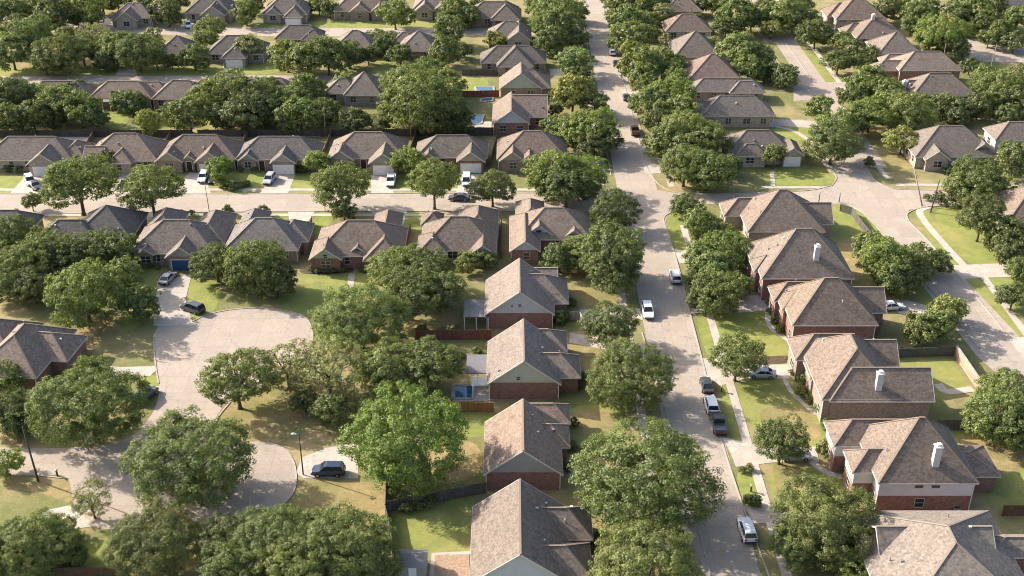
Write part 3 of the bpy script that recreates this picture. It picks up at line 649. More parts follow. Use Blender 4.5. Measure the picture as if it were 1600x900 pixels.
house('large L-shaped brick house with a white chimney beside the enclosed green yard', [('y', 1284, 1412, 624, 522, 4.8, 'hh', .85), ('x', 1296, 1461, 627, 574, 4.6, 'hg', .9), ('x', 1243, 1340, 562, 521, 4.4, 'hg', .85), ('x', 1266, 1340, 590, 560, 4.5, 'hg', .85), ('x', 1345, 1406, 570, 530, 4.5, 'gg', .85)], WB, BRN, chim=[(1372, 606, 2.6, WHT)], group=gR, vents=5, wins='W')
house('two-storey house with white upper wall, red brick below and a white chimney', [('x', 1372, 1530, 755, 652, 5.4, 'hh', .98), ('x', 1303, 1420, 697, 655, 5.0, 'hg', .85), ('x', 1332, 1430, 738, 701, 5.1, 'hg', .85), ('x', 1490, 1565, 744, 706, 3.2, 'gh', .4)], WB, RED, upper=(.60, .57, .57), feats=[(0, 'window', .42, 1.1, .9, 4.3), (0, 'window', .6, 1.1, .9, 4.3), W_(0, .46, 1.2)], chim=[(1461, 724, 2.8, WHT)], group=gR, vents=3, wins='W')
house('large pale-roofed house cut off by the bottom right frame edge', [('y', 1395, 1650, 990, 822, 5.0, 'hh', .58), ('x', 1376, 1560, 882, 822, 5.3, 'gg', .8), ('x', 1374, 1440, 915, 876, 4.6, 'hg', .7), ('x', 1550, 1690, 870, 838, 5.0, 'hh', .7)], (.22, .19, .165), RED, group=gR, vents=6, wins='W')
# cul-de-sac
house('brown-roofed brick house at the left frame edge beside the cul-de-sac trees', [('y', -45, 66, 588, 505, 3.0, 'hh'), ('x', 5, 110, 560, 517, 3.0, 'hh', .7), ('y', -80, 20, 560, 500, 3.0, 'hh', .7)], WB, RED, rot=-6)
# rows beyond
gM = 'house backs in the second row up, left'; gT = 'far houses above the second street, left'; gU = 'houses along the top edge, left'
house('dark roof at the left edge in the second row up', [('x', -45, 30, 148, 124)], DK, GRY, group=gM)
house('low brown roof half hidden by crowns, second in the second row up', [('x', 38, 138, 151, 126)], TB, BRN, group=gM)
house('brown hip roof with a white patio cover, third in the second row up', [('x', 138, 236, 153, 126), ('x', 190, 262, 147, 127)], WB, BRN, group=gM, patio=[(158, 184, 160, 3, 2.5)])
house('brown hip roof with a pale west hip line, fourth in the second row up', [('x', 236, 318, 155, 125), ('x', 290, 350, 146, 124)], WB, BRN, group=gM)
house('brown roof between dense crowns, fifth in the second row up', [('x', 392, 462, 150, 121), ('x', 430, 490, 146, 126)], WB, BRN, group=gM)
house('grey house with a dark columned back porch, sixth in the second row up', [('x', 536, 596, 149, 112, 3.0), ('x', 505, 560, 146, 122)], GR, GRY, group=gM)
house('dark roof behind the tree belt, first from left above the second street', [('x', 243, 300, 84, 55)], DK, GRY, group=gT)
house('grey house with a pale garage door and short driveway above the second street', [('x', 322, 412, 84, 55), ('y', 345, 384, 91, 66)], DK, GRY, feats=[GD(1)], group=gT)
house('small brown pyramid roof, third from left above the second street', [('x', 428, 503, 61, 39), ('x', 470, 504, 62, 46)], GR, BRN, group=gT)
house('grey-brown hip roof, fourth from left above the second street', [('x', 520, 585, 76, 47)], TB, BRN, group=gT)
house('brown hip roof, last above the second street before the main street', [('x', 622, 682, 80, 48), ('x', 612, 650, 66, 50)], TB, BRN, group=gT)
house('small brown gabled roof at the top edge, leftmost of the top row', [('x', 172, 238, 28, 4), ('y', 178, 214, 32, 6, 2.9, 'gh')], WB, TAN, gable=TAN, group=gU)
house('grey gabled house at the top edge with an arched entry', [('x', 288, 360, 20, -10, 3.2), ('y', 312, 352, 24, -4, 3.0, 'gh')], GR, TAN, gable=TAN, group=gU)
house('brick house at the top edge with a white garage door', [('x', 408, 480, 22, -8, 3.0), ('y', 442, 472, 27, 0, 2.9, 'hh'), ('y', 412, 440, 23, 2, 2.9, 'gh')], WB, TAN, gable=TAN, feats=[GD(1)], group=gU)
house('brown gabled house at the top edge with two front peaks', [('x', 520, 608, 17, -10, 3.0), ('y', 545, 578, 19, -2, 2.9, 'gh'), ('y', 578, 606, 19, 0, 2.9, 'gh')], WB, BRN, gable=TAN, group=gU)
house('stone-fronted gabled house at the top edge beside the main street tree belt', [('x', 645, 708, 14, -14, 3.2), ('y', 648, 678, 17, -6, 3.2, 'gh'), ('y', 676, 704, 17, -4, 3.0, 'gh')], TB, TAN, gable=TAN, group=gU)
# ------------------------------------------------------------------ trees
rng = np.random.default_rng(11)
def crown_mesh(name, leaf, nlobe, dens, clump=.12, seed=0, gap=0.0):
    """a crown of leaf sprays: lobes, clumps on the lobes, sprays round each clump; radius 1, half-height .76, centre at 0"""
    r = np.random.default_rng(seed); B = .76
    lobes = [(np.array([0, 0, .14]), .62)]
    a0 = r.uniform(0, 6.28)
    for i in range(nlobe):
        az = a0 + 6.283 * i / nlobe * (2 if i % 2 else 1) + r.uniform(-.5, .5); lr = r.uniform(.30, .47)
        el = r.uniform(-.7, .2) if i % 2 else r.uniform(0, .95); rad = (1 - lr) * r.uniform(.82, 1.12)
        lobes.append((np.array([math.cos(az) * math.cos(el) * rad, math.sin(az) * math.cos(el) * rad, math.sin(el) * rad * B * 1.05 - .04]), lr))
    cs = []; rs = []
    for c, lr in lobes:
        n = int(3.1 * (lr / clump) ** 2 * (1 - gap))
        d = r.normal(size=(n, 3)); d /= np.linalg.norm(d, axis=1)[:, None]
        for v in d:
            p = c + v * lr * np.array([1, 1, .82]) * r.uniform(.72, 1.08)
            if p[2] < -.62: continue
            # what another lobe covers is left out, mostly
            if any(np.linalg.norm((p - c2) / np.array([1, 1, .82])) < l2 * .72 for c2, l2 in lobes) and r.random() < .8: continue
            cs.append(p); rs.append(clump * r.uniform(.55, 1.35))
    P = []; Nn = []; Rn = []
    for c, br in zip(cs, rs):
        n = max(4, int(dens * 12.57 * br * br / (leaf * leaf)))
        d = r.normal(size=(n, 3)); d /= np.linalg.norm(d, axis=1)[:, None]; d = d[d[:, 2] > -.6]
        P.append(c + d * br * (1.0 - .55 * r.random((len(d), 1)) ** 1.5) * np.array([1, 1, .72])); oc = c / (np.linalg.norm(c) + 1e-6)
        Nn.append(d * .75 + oc * .4 + r.normal(0, .38, size=d.shape) + np.array([0, 0, .3]))
    P = np.concatenate(P); Nn = np.concatenate(Nn); Nn /= np.linalg.norm(Nn, axis=1)[:, None]
    a = np.cross(Nn, r.normal(size=Nn.shape)); a /= np.linalg.norm(a, axis=1)[:, None]; b = np.cross(Nn, a)
    L1 = leaf * r.uniform(.4, .9, (len(P), 1)); L2 = leaf * r.uniform(.25, .5, (len(P), 1))
    V = np.stack([P - a * L1, P - b * L2 + a * L1 * .15, P + a * L1, P + b * L2 + a * L1 * .1], 1).reshape(-1, 3)
    n = len(P); me = bpy.data.meshes.new(name)
    me.vertices.add(4 * n); me.vertices.foreach_set("co", V.astype(np.float32).ravel())
    me.loops.add(4 * n); me.loops.foreach_set("vertex_index", np.arange(4 * n, dtype=np.int32))
    me.polygons.add(n); me.polygons.foreach_set("loop_start", np.arange(0, 4 * n, 4, dtype=np.int32)); me.polygons.foreach_set("loop_total", np.full(n, 4, dtype=np.int32))
    me.materials.append(M['leaf']); me.update(calc_edges=True); return me
def trunk_mesh(seed, forks=2):
    """unit trunk: foot at z=-1 (scaled), limbs reaching into the crown centred on 0"""
    r = random.Random(seed); m = MB()
    m.tube([(0, 0, 0), (.01, 0, .12), (.02, .01, .55), (.03, 0, .8)], [.075, .05, .042, .036], 7)
    for k in range(4 + forks):
        a = 6.283 * k / (4 + forks) + r.uniform(-.4, .4); l = r.uniform(.45, .75)
        m.tube([(.02, 0, r.uniform(.5, .72)), (math.cos(a) * l * .35, math.sin(a) * l * .35, .95), (math.cos(a) * l, math.sin(a) * l, 1.25 + r.uniform(0, .35))], [.03, .022, .008], 5)
    return m.mesh('trunk', M['bark'], smooth=True)
LOD = {'n': [crown_mesh('crown', .024, 19, .58, .078, seed=i) for i in range(6)], 'm': [crown_mesh('crown', .041, 13, .66, .10, seed=20 + i) for i in range(6)],
       'f': [crown_mesh('crown', .080, 9, .85, .15, seed=40 + i) for i in range(6)], 's': [crown_mesh('crown', .12, 7, 1.0, .20, seed=60 + i) for i in range(5)],
       'o': [crown_mesh('crown', .042, 11, .45, .09, seed=80 + i, gap=.3) for i in range(4)]}
TRK = [trunk_mesh(i, i % 3) for i in range(5)]
TINT = {'d': (.120, .140, .054), 'm': (.152, .178, .063), 'y': (.200, .208, .064), 'b': (.160, .198, .058), 'o': (.225, .225, .112), 'v': (.100, .112, .048), 'B': (.160, .212, .055)}
TW = {'B': 'vivid green', 'd': 'dark green', 'm': 'mid green', 'y': 'yellow-green', 'b': 'bright green', 'o': 'pale olive', 'v': 'very dark green'}
TWS = {'B': 'vivid', 'd': 'dark', 'm': 'green', 'y': 'yellow-green', 'b': 'bright', 'o': 'pale olive', 'v': 'very dark'}
ORD = 'first second third fourth fifth sixth seventh eighth ninth tenth eleventh twelfth thirteenth fourteenth fifteenth sixteenth seventeenth eighteenth nineteenth twentieth'.split()
TREEPOS = []; tcount = [0]
def tree(cx, cy, w, t, label, group=None, clear=None, asp=.76, name='oak_tree'):
    R = 4.
    w = w * (1.0 if cy < 130 else 1.11 if w < 90 else 1.02); asp *= random.Random(int(cx * 13 + cy)).uniform(.9, 1.1)
    if w > 135: asp = min(asp, .70)
    for _ in range(6):
        zc = R * asp + (clear * .7 if clear is not None else .02 * R + .1); R = w / 2 / scale_at(cy, zc)
    p = G(cx, cy, zc); k = tcount[0]; tcount[0] += 1; rr = random.Random(k * 7 + 3)
    root = empty(name, (p.x, p.y, 0), label, 'tree', group, rr.uniform(0, 6.28))
    lod = 'n' if w > 135 else 'm' if w > 84 else 'f' if w > 44 else 's'
    if t == 'o' and w > 60: lod = 'o'
    c = tuple(v * h_ for h_ in [rr.uniform(.88, 1.12)] for v in TINT[t]); c = (c[0] * rr.uniform(.94, 1.05), c[1], c[2])
    inst('crown', rr.choice(LOD[lod]), root, (0, 0, zc), (R * rr.uniform(.95, 1.05), R * rr.uniform(.95, 1.05), R * asp / .76), rr.uniform(0, 6.28), c)
    inst('trunk', rr.choice(TRK), root, (0, 0, -.05), (R * .95, R * .95, zc * .97))
    TREEPOS.append((p.x, p.y, R)); return root
def size_word(R): return 'small' if R < 2.9 else 'mid-sized' if R < 5 else 'broad'
def cluster(phrase, order, lst, group, single=False):
    """numbered along one direction, so each label points to one tree; order: 'l' from the left, 't' from the farthest, 'b' from the nearest"""
    lst = sorted(lst, key=lambda q: (q[0] if order == 'l' else q[1] if order == 't' else -q[1]))
    how = {'l': 'from left', 't': 'from far end', 'b': 'from near end'}[order]
    for i, q in enumerate(lst):
        cx, cy, w, t = q[:4]; R = w / 2 / scale_at(cy, 5)
        o = f"{TWS[t]} tree, {ORD[i]} {how} {phrase}" if len(lst) > 1 else f"{size_word(R)} {TW[t]} tree {phrase}"
        tree(cx, cy, w, t, o, group if len(lst) > 1 else None, *(q[4:5]))
T = cluster
T("along the top left corner", 'l', [(30, 36, 46, 'd'), (120, 28, 38, 'm'), (64, 40, 42, 'd'), (15, 15, 60, 'd'), (48, 14, 50, 'm'), (82, 22, 75, 'd'), (112, 8, 55, 'm'), (137, 14, 72, 'm'), (160, 5, 50, 'd'), (182, -2, 50, 'd')], "trees along the top left corner")
T("along the top edge, left centre", 'l', [(222, 6, 55, 'd'), (262, 19, 62, 'v'), (275, 2, 50, 'd'), (383, 18, 50, 'm'), (398, 4, 40, 'd'), (498, 8, 40, 'd'), (515, 14, 34, 'd'), (617, 20, 62, 'm'), (712, 14, 58, 'm'), (735, 26, 46, 'd')], "trees along the top edge, left centre")
T("in the belt above the second street", 'l', [(70, 97, 50, 'd'), (166, 94, 46, 'd'), (108, 58, 52, 'd'), (244, 94, 40, 'm'), (18, 82, 78, 'd'), (-5, 60, 60, 'd'), (50, 56, 88, 'm'), (90, 84, 88, 'd'), (128, 80, 62, 'd'), (150, 57, 66, 'o'), (182, 74, 70, 'm'), (215, 80, 86, 'd'), (303, 88, 62, 'd'), (320, 60, 42, 'm'), (328, 42, 52, 'm'), (385, 74, 58, 'o'), (268, 95, 30, 'd'), (236, 58, 40, 'o')], "trees in the belt above the second street")
T("in the clump below the small pyramid roof", 'l', [(448, 86, 72, 'm'), (480, 92, 78, 'm'), (512, 86, 76, 'm'), (545, 84, 62, 'd'), (575, 86, 40, 'v')], "trees in the long clump above the second street")
T("between second street and main street's tree belt", 'l', [(600, 70, 52, 'd'), (588, 58, 40, 'm'), (625, 86, 44, 'd'), (612, 60, 36, 'o'), (698, 46, 62, 'd'), (694, 80, 60, 'd'), (718, 78, 40, 'd'), (775, 62, 38, 'y', .3), (708, 28, 46, 'd'), (744, 8, 30, 'd')], "trees between the second street and the main street")
T("behind the north row, left part", 'l', [(152, 186, 40, 'd'), (118, 140, 40, 'd'), (2, 138, 50, 'd'), (62, 150, 52, 'm'), (18, 148, 76, 'd'), (8, 186, 62, 'd'), (50, 182, 62, 'd'), (96, 160, 70, 'm'), (125, 170, 66, 'm'), (205, 162, 56, 'd'), (268, 172, 42, 'd'), (-8, 160, 60, 'd'), (80, 178, 50, 'd'), (185, 158, 34, 'd')], "trees behind the north row, left part")
T("behind the north row, middle part", 'l', [(295, 178, 66, 'd'), (322, 152, 62, 'm'), (355, 145, 86, 'm'), (392, 150, 76, 'd'), (380, 176, 72, 'v'), (412, 168, 66, 'd'), (345, 178, 56, 'd'), (420, 140, 50, 'd')], "trees behind the north row, middle part")
T("behind the north row, right part", 'l', [(455, 155, 66, 'm'), (480, 140, 62, 'm'), (470, 178, 70, 'm'), (510, 175, 52, 'd'), (535, 130, 38, 'm'), (448, 188, 44, 'd'), (590, 190, 42, 'o'), (715, 186, 54, 'd'), (555, 190, 52, 'v', .2)], "trees behind the north row, right part")
T("small and bright on the lawn behind the second north row house", 'l', [(230, 190, 46, 'y')], None)
T("in the great clump behind the sixth north row house", 'l', [(640, 132, 96, 'm'), (672, 118, 78, 'm'), (655, 160, 130, 'm'), (696, 135, 66, 'm'), (690, 170, 84, 'd'), (618, 175, 64, 'd')], "trees in the great clump behind the sixth north row house")
T("on the upper main street's west verge", 't', [(848, 6, 60, 'm'), (868, 14, 88, 'm'), (850, 36, 50, 'd'), (872, 40, 84, 'm'), (860, 64, 60, 'd'), (902, 60, 42, 'm'), (900, 18, 46, 'd'), (900, 96, 68, 'm'), (903, 116, 46, 'd'), (895, 145, 72, 'y'), (930, 160, 50, 'm'), (868, 172, 24, 'd')], "trees on the west verge of the main street, upper stretch")
T("beside the north row corner house", 't', [(925, 198, 94, 'b'), (895, 205, 66, 'b'), (945, 215, 58, 'd'), (868, 196, 46, 'm'), (925, 232, 50, 'v')], "trees beside the north row corner house")
T("on the upper main street's east verge", 't', [(965, 4, 60, 'm'), (990, 8, 64, 'm'), (1022, 4, 50, 'd'), (975, 30, 60, 'm'), (1005, 34, 50, 'm'), (1032, 22, 48, 'o'), (984, 58, 74, 'm'), (1015, 50, 40, 'd'), (986, 78, 46, 'y'), (1040, 62, 26, 'o'), (1000, 100, 76, 'm'), (1035, 98, 74, 'm'), (1056, 122, 50, 'b'), (1008, 120, 60, 'm')], "trees on the east verge of the main street, upper stretch")
T("beside the second and third far east houses", 't', [(1050, 150, 80, 'b'), (1020, 160, 72, 'm'), (1062, 175, 66, 'm'), (1030, 185, 60, 'd')], "trees beside the second and third far east houses")
T("on the verge west of the far garage house", 't', [(1070, 205, 90, 'm'), (1035, 222, 60, 'm'), (1105, 220, 76, 'm'), (1075, 235, 70, 'd')], "trees on the verge above the junction")
T("between main street and back street, top part", 't', [(1120, 6, 50, 'd'), (1150, 24, 76, 'm'), (1175, 30, 60, 'm'), (1115, 72, 44, 'o'), (1135, 42, 52, 'd'), (1158, 80, 80, 'm'), (1185, 92, 66, 'm'), (1205, 112, 44, 'd'), (1170, 105, 56, 'm'), (1095, 8, 40, 'd'), (1195, 12, 50, 'm'), (1085, 28, 30, 'd')], "trees between the main street and the back street, top stretch")
T("along the far end of the back street", 't', [(1225, 22, 78, 'm'), (1205, 45, 44, 'y'), (1275, 52, 66, 'd'), (1250, 10, 50, 'm'), (1262, 30, 50, 'd'), (1310, 96, 56, 'd'), (1335, 78, 44, 'd'), (1318, 66, 46, 'm'), (1362, 88, 46, 'd'), (1345, 98, 40, 'd')], "trees along the far end of the back street")
T("round and alone between the two driveways off the back street", 'l', [(1228, 118, 52, 'd')], None)
T("behind the stepped row up the back street", 'l', [(1386, 14, 56, 'v'), (1405, 2, 44, 'd'), (1440, 16, 74, 'm'), (1425, 40, 44, 'd'), (1470, 50, 86, 'b'), (1452, 68, 44, 'm'), (1492, 72, 50, 'd'), (1482, 94, 30, 'v'), (1500, 22, 52, 'd')], "trees behind the stepped row up the back street")
T("in the top right corner", 'l', [(1500, 8, 44, 'd'), (1545, 60, 40, 'm'), (1525, 15, 66, 'm'), (1540, 34, 50, 'd'), (1567, 50, 50, 'm'), (1592, 28, 56, 'm'), (1555, 8, 44, 'd'), (1585, 66, 44, 'd'), (1510, 45, 34, 'm')], "trees in the top right corner")
T("right of the stepped row's nearest house", 'l', [(1558, 140, 90, 'm'), (1540, 120, 50, 'm'), (1592, 158, 66, 'd'), (1592, 120, 60, 'm'), (1530, 165, 50, 'd'), (1515, 104, 34, 'd', .2), (1575, 180, 50, 'd')], "trees right of the stepped row's nearest house")
T("in the belt in front of the stepped row", 'l', [(1280, 170, 52, 'm'), (1355, 130, 70, 'm'), (1385, 145, 62, 'm'), (1335, 150, 50, 'd'), (1360, 178, 78, 'b'), (1400, 165, 60, 'm'), (1425, 175, 78, 'm'), (1450, 155, 40, 'd'), (1476, 166, 56, 'd'), (1500, 175, 50, 'v'), (1310, 195, 62, 'm'), (1298, 210, 40, 'm'), (1335, 190, 50, 'd')], "trees in the belt in front of the stepped row")
T("on the verge corner north of the street junction", 'l', [(1302, 222, 92, 'd')], None)
T("before the wide dark-roofed house by the junction", 'l', [(1410, 218, 58, 'y')], None)
T("before the garage of the nearest far east house", 'l', [(1211, 240, 42, 'm', 2.0)], None)
T("on the cross street verge, tall with a forked trunk at left", 'l', [(120, 282, 118, 'm', 3.2)], None)
T("standing on the cross street verge before the third north row house", 'l', [(234, 292, 106, 'm', 2.8)], None)
T("against the front of the second north row house", 'l', [(167, 250, 44, 'd', .4)], None)
T("small on the verge, left end of the cross street", 'l', [(49, 314, 34, 'd', .5)], None)
T("small on the lawn right of the third north row house", 'l', [(341, 262, 44, 'b', .8)], None)
T("against the wall right of the white garage, north row", 'l', [(497, 253, 46, 'b', .8)], None)
T("leaning over the cross street before the fifth north row house", 'l', [(531, 287, 98, 'm', 1.6)], None)
T("dense and low at the roadside above the pale-gabled south row house", 'l', [(537, 328, 44, 'd', .3)], None)
T("round between the fifth and sixth north row houses", 'l', [(635, 249, 52, 'b', .8)], None)
T("slim-trunked on the cross street verge before the sixth north row house", 'l', [(677, 279, 80, 'm', 3.6)], None)
T("left of the north row's corner house", 'l', [(770, 292, 76, 'd', 1.0)], None)
T("over the verge where cross street meets main street, west side", 'l', [(868, 272, 100, 'b'), (905, 272, 92, 'b'), (885, 290, 100, 'd')], "trees where the cross street meets the main street")
T("round on the west verge just south of the crossing", 'l', [(960, 326, 76, 'd', 1.0)], None)
T("crowding the main street beside the whitish-gabled corner house", 'l', [(875, 402, 58, 'd'), (915, 395, 76, 'm'), (960, 395, 118, 'd'), (955, 425, 96, 'd')], "trees crowding the main street beside the corner house")
T("at the east mouth of the cross street", 'l', [(1070, 258, 80, 'm'), (1108, 266, 84, 'm'), (1140, 258, 40, 'd')], "trees at the east mouth of the cross street")
T("in the near right column's upper front yards", 't', [(1073, 320, 50, 'd'), (1093, 352, 64, 'm'), (1130, 362, 40, 'y', .2), (1135, 386, 76, 'b'), (1098, 402, 60, 'm'), (1092, 432, 46, 'd'), (1118, 418, 66, 'm'), (1120, 455, 92, 'm'), (1092, 462, 46, 'd'), (1150, 445, 50, 'm')], "trees in the near right column's upper front yards")
T("on the big corner lawn at right", 't', [(1520, 284, 96, 'm'), (1555, 292, 60, 'm'), (1585, 248, 66, 'd'), (1500, 305, 46, 'd'), (1535, 335, 76, 'd', 2.6), (1572, 368, 66, 'd'), (1590, 385, 50, 'd'), (1594, 420, 46, 'm'), (1584, 462, 54, 'd'), (1468, 309, 24, 'd', .2), (1575, 395, 48, 'd')], "trees on the big corner lawn at the right")
T("in the clump behind the white-chimney roof by the back street", 'l', [(1362, 385, 66, 'm'), (1385, 405, 92, 'b'), (1435, 402, 66, 'm'), (1415, 420, 76, 'm'), (1462, 408, 52, 'm'), (1400, 435, 66, 'm')], "trees in the clump between roof and back street")
T("over the left end of the cul-de-sac block", 'l', [(18, 365, 76, 'd'), (40, 412, 100, 'm'), (70, 392, 80, 'm'), (10, 440, 76, 'd'), (100, 400, 80, 'd'), (150, 390, 92, 'd'), (185, 395, 72, 'd'), (215, 470, 66, 'd'), (190, 430, 66, 'm'), (50, 445, 76, 'v'), (5, 400, 60, 'd')], "trees over the left end of the cul-de-sac block")
T("large, shading the grass west of the cul-de-sac mouth", 'l', [(130, 458, 124, 'm')], None)
T("with twin crowns right of the cul-de-sac driveway", 'l', [(337, 410, 76, 'd'), (398, 415, 106, 'm'), (430, 432, 70, 'd')], "trees with joined crowns right of the cul-de-sac driveway")
T("in the great dark group before the hip-roofed porch house", 'l', [(615, 420, 88, 'm'), (655, 425, 106, 'm'), (640, 462, 116, 'd'), (690, 455, 92, 'd'), (730, 410, 40, 'y', .3), (758, 402, 42, 'm', .3)], "trees in the great group before the porch house")
T("spreading with bare inner branches above the dry yard", 'l', [(562, 498, 146, 'm')], None)
T("wide and pale against the brick yard wall", 'l', [(610, 572, 110, 'm'), (668, 572, 110, 'm')], "two wide trees left of the pool yard")
T("sparse, leaning over the cul-de-sac's east kerb", 'l', [(448, 572, 112, 'o'), (512, 576, 124, 'o')], "sparse trees by the cul-de-sac's east kerb")
T("low beneath the sparse leaning trees", 'l', [(515, 640, 62, 'd', .2), (476, 628, 46, 'd', .2), (580, 640, 50, 'm', .2)], "low trees beneath the sparse leaning trees")
T("on the island east of the narrow cul-de-sac neck", 'l', [(368, 588, 122, 'm', 2.4)], None)
T("very large and vivid, beside the stained-roof house", 'l', [(632, 684, 208, 'B')], None)
T("very large, overhanging the west cul-de-sac pavement", 'l', [(140, 632, 186, 'm')], None)
T("dark at the left edge below the cul-de-sac house", 'l', [(5, 590, 66, 'd'), (12, 640, 76, 'v'), (30, 660, 60, 'd')], "dark trees at the left edge")
T("very large, between the two paved loops", 'l', [(300, 720, 198, 'm')], None)
T("bushy at the left frame edge above the west street", 'l', [(8, 722, 52, 'b')], None)
T("small and open beside the pale forecourt", 'l', [(142, 780, 66, 'o', 1.0)], None)
T("along the bottom edge, left half", 'l', [(45, 850, 140, 'm'), (-5, 880, 90, 'm'), (95, 860, 76, 'm'), (240, 845, 150, 'd'), (350, 850, 110, 'd'), (425, 845, 150, 'm'), (530, 850, 160, 'm'), (470, 885, 150, 'm'), (585, 875, 86, 'm'), (360, 890, 120, 'm')], "trees along the bottom edge, left half")
T("small and grey-leaved in the shade by the forecourt", 'l', [(92, 822, 44, 'o', .4)], None)
T("round on the west verge across from the long driveway", 'l', [(955, 507, 86, 'd', 1.2)], None)
T("large, half over the main street beside the pool-yard house", 'l', [(983, 585, 142, 'm')], None)
T("huge, spreading from the west verge over the main street", 'l', [(1010, 748, 230, 'm')], None)
T("rising from the bottom edge west of the main street", 'l', [(1005, 885, 190, 'm')], None)
T("round-headed on the east pavement before the brick house", 'l', [(1152, 556, 88, 'm', 1.6)], None)
T("shading the silver car on the east side", 'l', [(1222, 684, 90, 'm', 2.2)], None)
T("large, filling the front yard at the bottom right", 'l', [(1290, 815, 176, 'm'), (1320, 850, 110, 'd'), (1245, 850, 90, 'm'), (1350, 896, 80, 'b')], "trees filling the bottom right front yard")
T("paired beside the back street, right of the white sedan", 'l', [(1482, 485, 62, 'y'), (1440, 515, 66, 'm'), (1470, 508, 60, 'm')], "trees beside the back street right of the white sedan")
T("large at the right frame edge by the stone wall", 'l', [(1575, 610, 100, 'm'), (1562, 650, 116, 'm'), (1602, 665, 110, 'm')], "large trees at the right frame edge")

# ------------------------------------------------------------------ shrubs and hedges
SHR = [crown_mesh('foliage', .14, 6, 1.2, .22, seed=90 + i) for i in range(4)]
def shrub(px, py, wm, hm, t, label, group=None, asx=1):
    p = G(px, py); root = empty('shrub', (p.x, p.y, 0), label, 'shrub', group)
    inst('foliage', random.choice(SHR), root, (0, 0, hm * .5), (wm / 2 * asx, wm / 2, hm * .66), random.uniform(0, 6.28) if asx == 1 else 0, TINT[t])
    s = MB(); s.tube([(0, 0, 0), (0.05, 0, hm * .6)], [.06, .03], 5); s.obj('stem', M['bark'], root)
def shrubs(phrase, lst, group):
    lst = sorted(lst)
    for i, (x, y, w, h, t) in enumerate(lst): shrub(x, y, w, h, t, f"{TWS[t]} shrub, {ORD[i]} from left {phrase}", group)
shrubs("along the west wall of the farthest near-right house", [(1140, 362, 1.8, 1.2, 'm'), (1150, 372, 2.2, 1.5, 'y'), (1160, 380, 1.8, 1.2, 'd'), (1125, 352, 2, 1.3, 'd'), (1165, 388, 2.2, 1.4, 'm')], "shrubs by the farthest near-right house")
shrubs("between the second near-right house and its path", [(1178, 437, 2.6, 2, 'y'), (1186, 446, 2.2, 1.5, 'd'), (1182, 424, 2, 1.4, 'm'), (1172, 412, 1.8, 1.3, 'd'), (1194, 452, 1.8, 1.2, 'm')], "shrubs by the second near-right house")
shrubs("along the curved path of the third near-right house", [(1205, 492, 2, 1.6, 'd'), (1212, 505, 2.2, 1.6, 'm'), (1222, 515, 2.2, 1.4, 'm'), (1216, 520, 1.6, 1.1, 'd'), (1202, 478, 2, 1.7, 'd')], "shrubs by the third near-right house")
shrubs("along the front of the large L-shaped house", [(1236, 566, 2, 1.5, 'm'), (1246, 572, 2.2, 1.8, 'd'), (1258, 602, 3, 2.4, 'm'), (1250, 618, 2.4, 1.8, 'y'), (1266, 628, 2.4, 1.6, 'm'), (1280, 645, 2.6, 1.8, 'b'), (1240, 588, 2, 1.5, 'd'), (1292, 652, 2, 1.4, 'd'), (1262, 616, 2, 1.5, 'd')], "shrubs by the large L-shaped house")
shrubs("before the white-upper-wall house", [(1292, 712, 3.6, 2.8, 'd'), (1305, 722, 3, 2.2, 'd'), (1316, 735, 2.2, 1.4, 'm'), (1300, 696, 2.6, 2, 'd'), (1322, 745, 1.8, 1.2, 'm'), (1290, 675, 2.4, 2.4, 'm')], "shrubs before the white-upper-wall house")
shrubs("under the front windows of the pale-gabled south row house", [(486, 424, 1.6, 1.2, 'd'), (498, 426, 1.8, 1, 'm'), (510, 427, 1.6, 1, 'd'), (522, 426, 1.8, 1.1, 'd'), (536, 424, 1.6, 1, 'm'), (566, 425, 1.6, 1, 'd')], "shrubs before the pale-gabled house")
shrubs("around the flower bed before the blue garage house", [(222, 416, 1.8, 1.2, 'd'), (234, 418, 1.8, 1.2, 'd'), (246, 420, 1.4, 1, 'm')], "shrubs before the blue garage house")
shrubs("on the oval bed beside the cross street driveway", [(348, 292, 3.6, 1.6, 'y'), (360, 296, 3.6, 1.5, 'd'), (374, 293, 3.4, 1.3, 'm'), (386, 290, 2.4, 1.2, 'd')], "shrubs on the oval bed")
shrubs("on the verge strip between cross street and south row", [(26, 334, 1.6, 1.2, 'd'), (358, 336, 2.6, 2.4, 'd'), (412, 338, 3.0, 2.6, 'd'), (300, 336, 1.6, 1.2, 'd'), (282, 334, 1.4, 1, 'm')], "shrubs between cross street and south row")
shrubs("along the walls of the north row", [(12, 268, 2.6, 1.6, 'd'), (30, 270, 2.4, 1.8, 'd'), (215, 268, 2, 1.2, 'd'), (230, 266, 2, 1.2, 'd'), (258, 270, 2.2, 1.3, 'd'), (355, 266, 2.2, 2.2, 'd'), (378, 268, 2, 1.3, 'd'), (398, 268, 2, 1.3, 'd'), (470, 268, 3, 1.4, 'd'), (560, 268, 2, 1.3, 'd'), (668, 266, 2, 1.6, 'd'), (700, 266, 2, 1.6, 'd'), (790, 266, 2, 1.4, 'd'), (845, 262, 2.2, 1.5, 'd')], "shrubs along the walls of the north row")
shrubs("in the shaded yards of the near west column", [(873, 505, 3, 2.6, 'b'), (884, 500, 2, 1.5, 'd'), (700, 640, 2.4, 2.2, 'm'), (745, 552, 2.2, 1.2, 'm'), (850, 755, 1.6, 1.3, 'd'), (862, 758, 1.6, 1.2, 'd'), (692, 690, 2, 1.6, 'd'), (720, 560, 2, 1, 'd')], "shrubs in the near west column's yards")
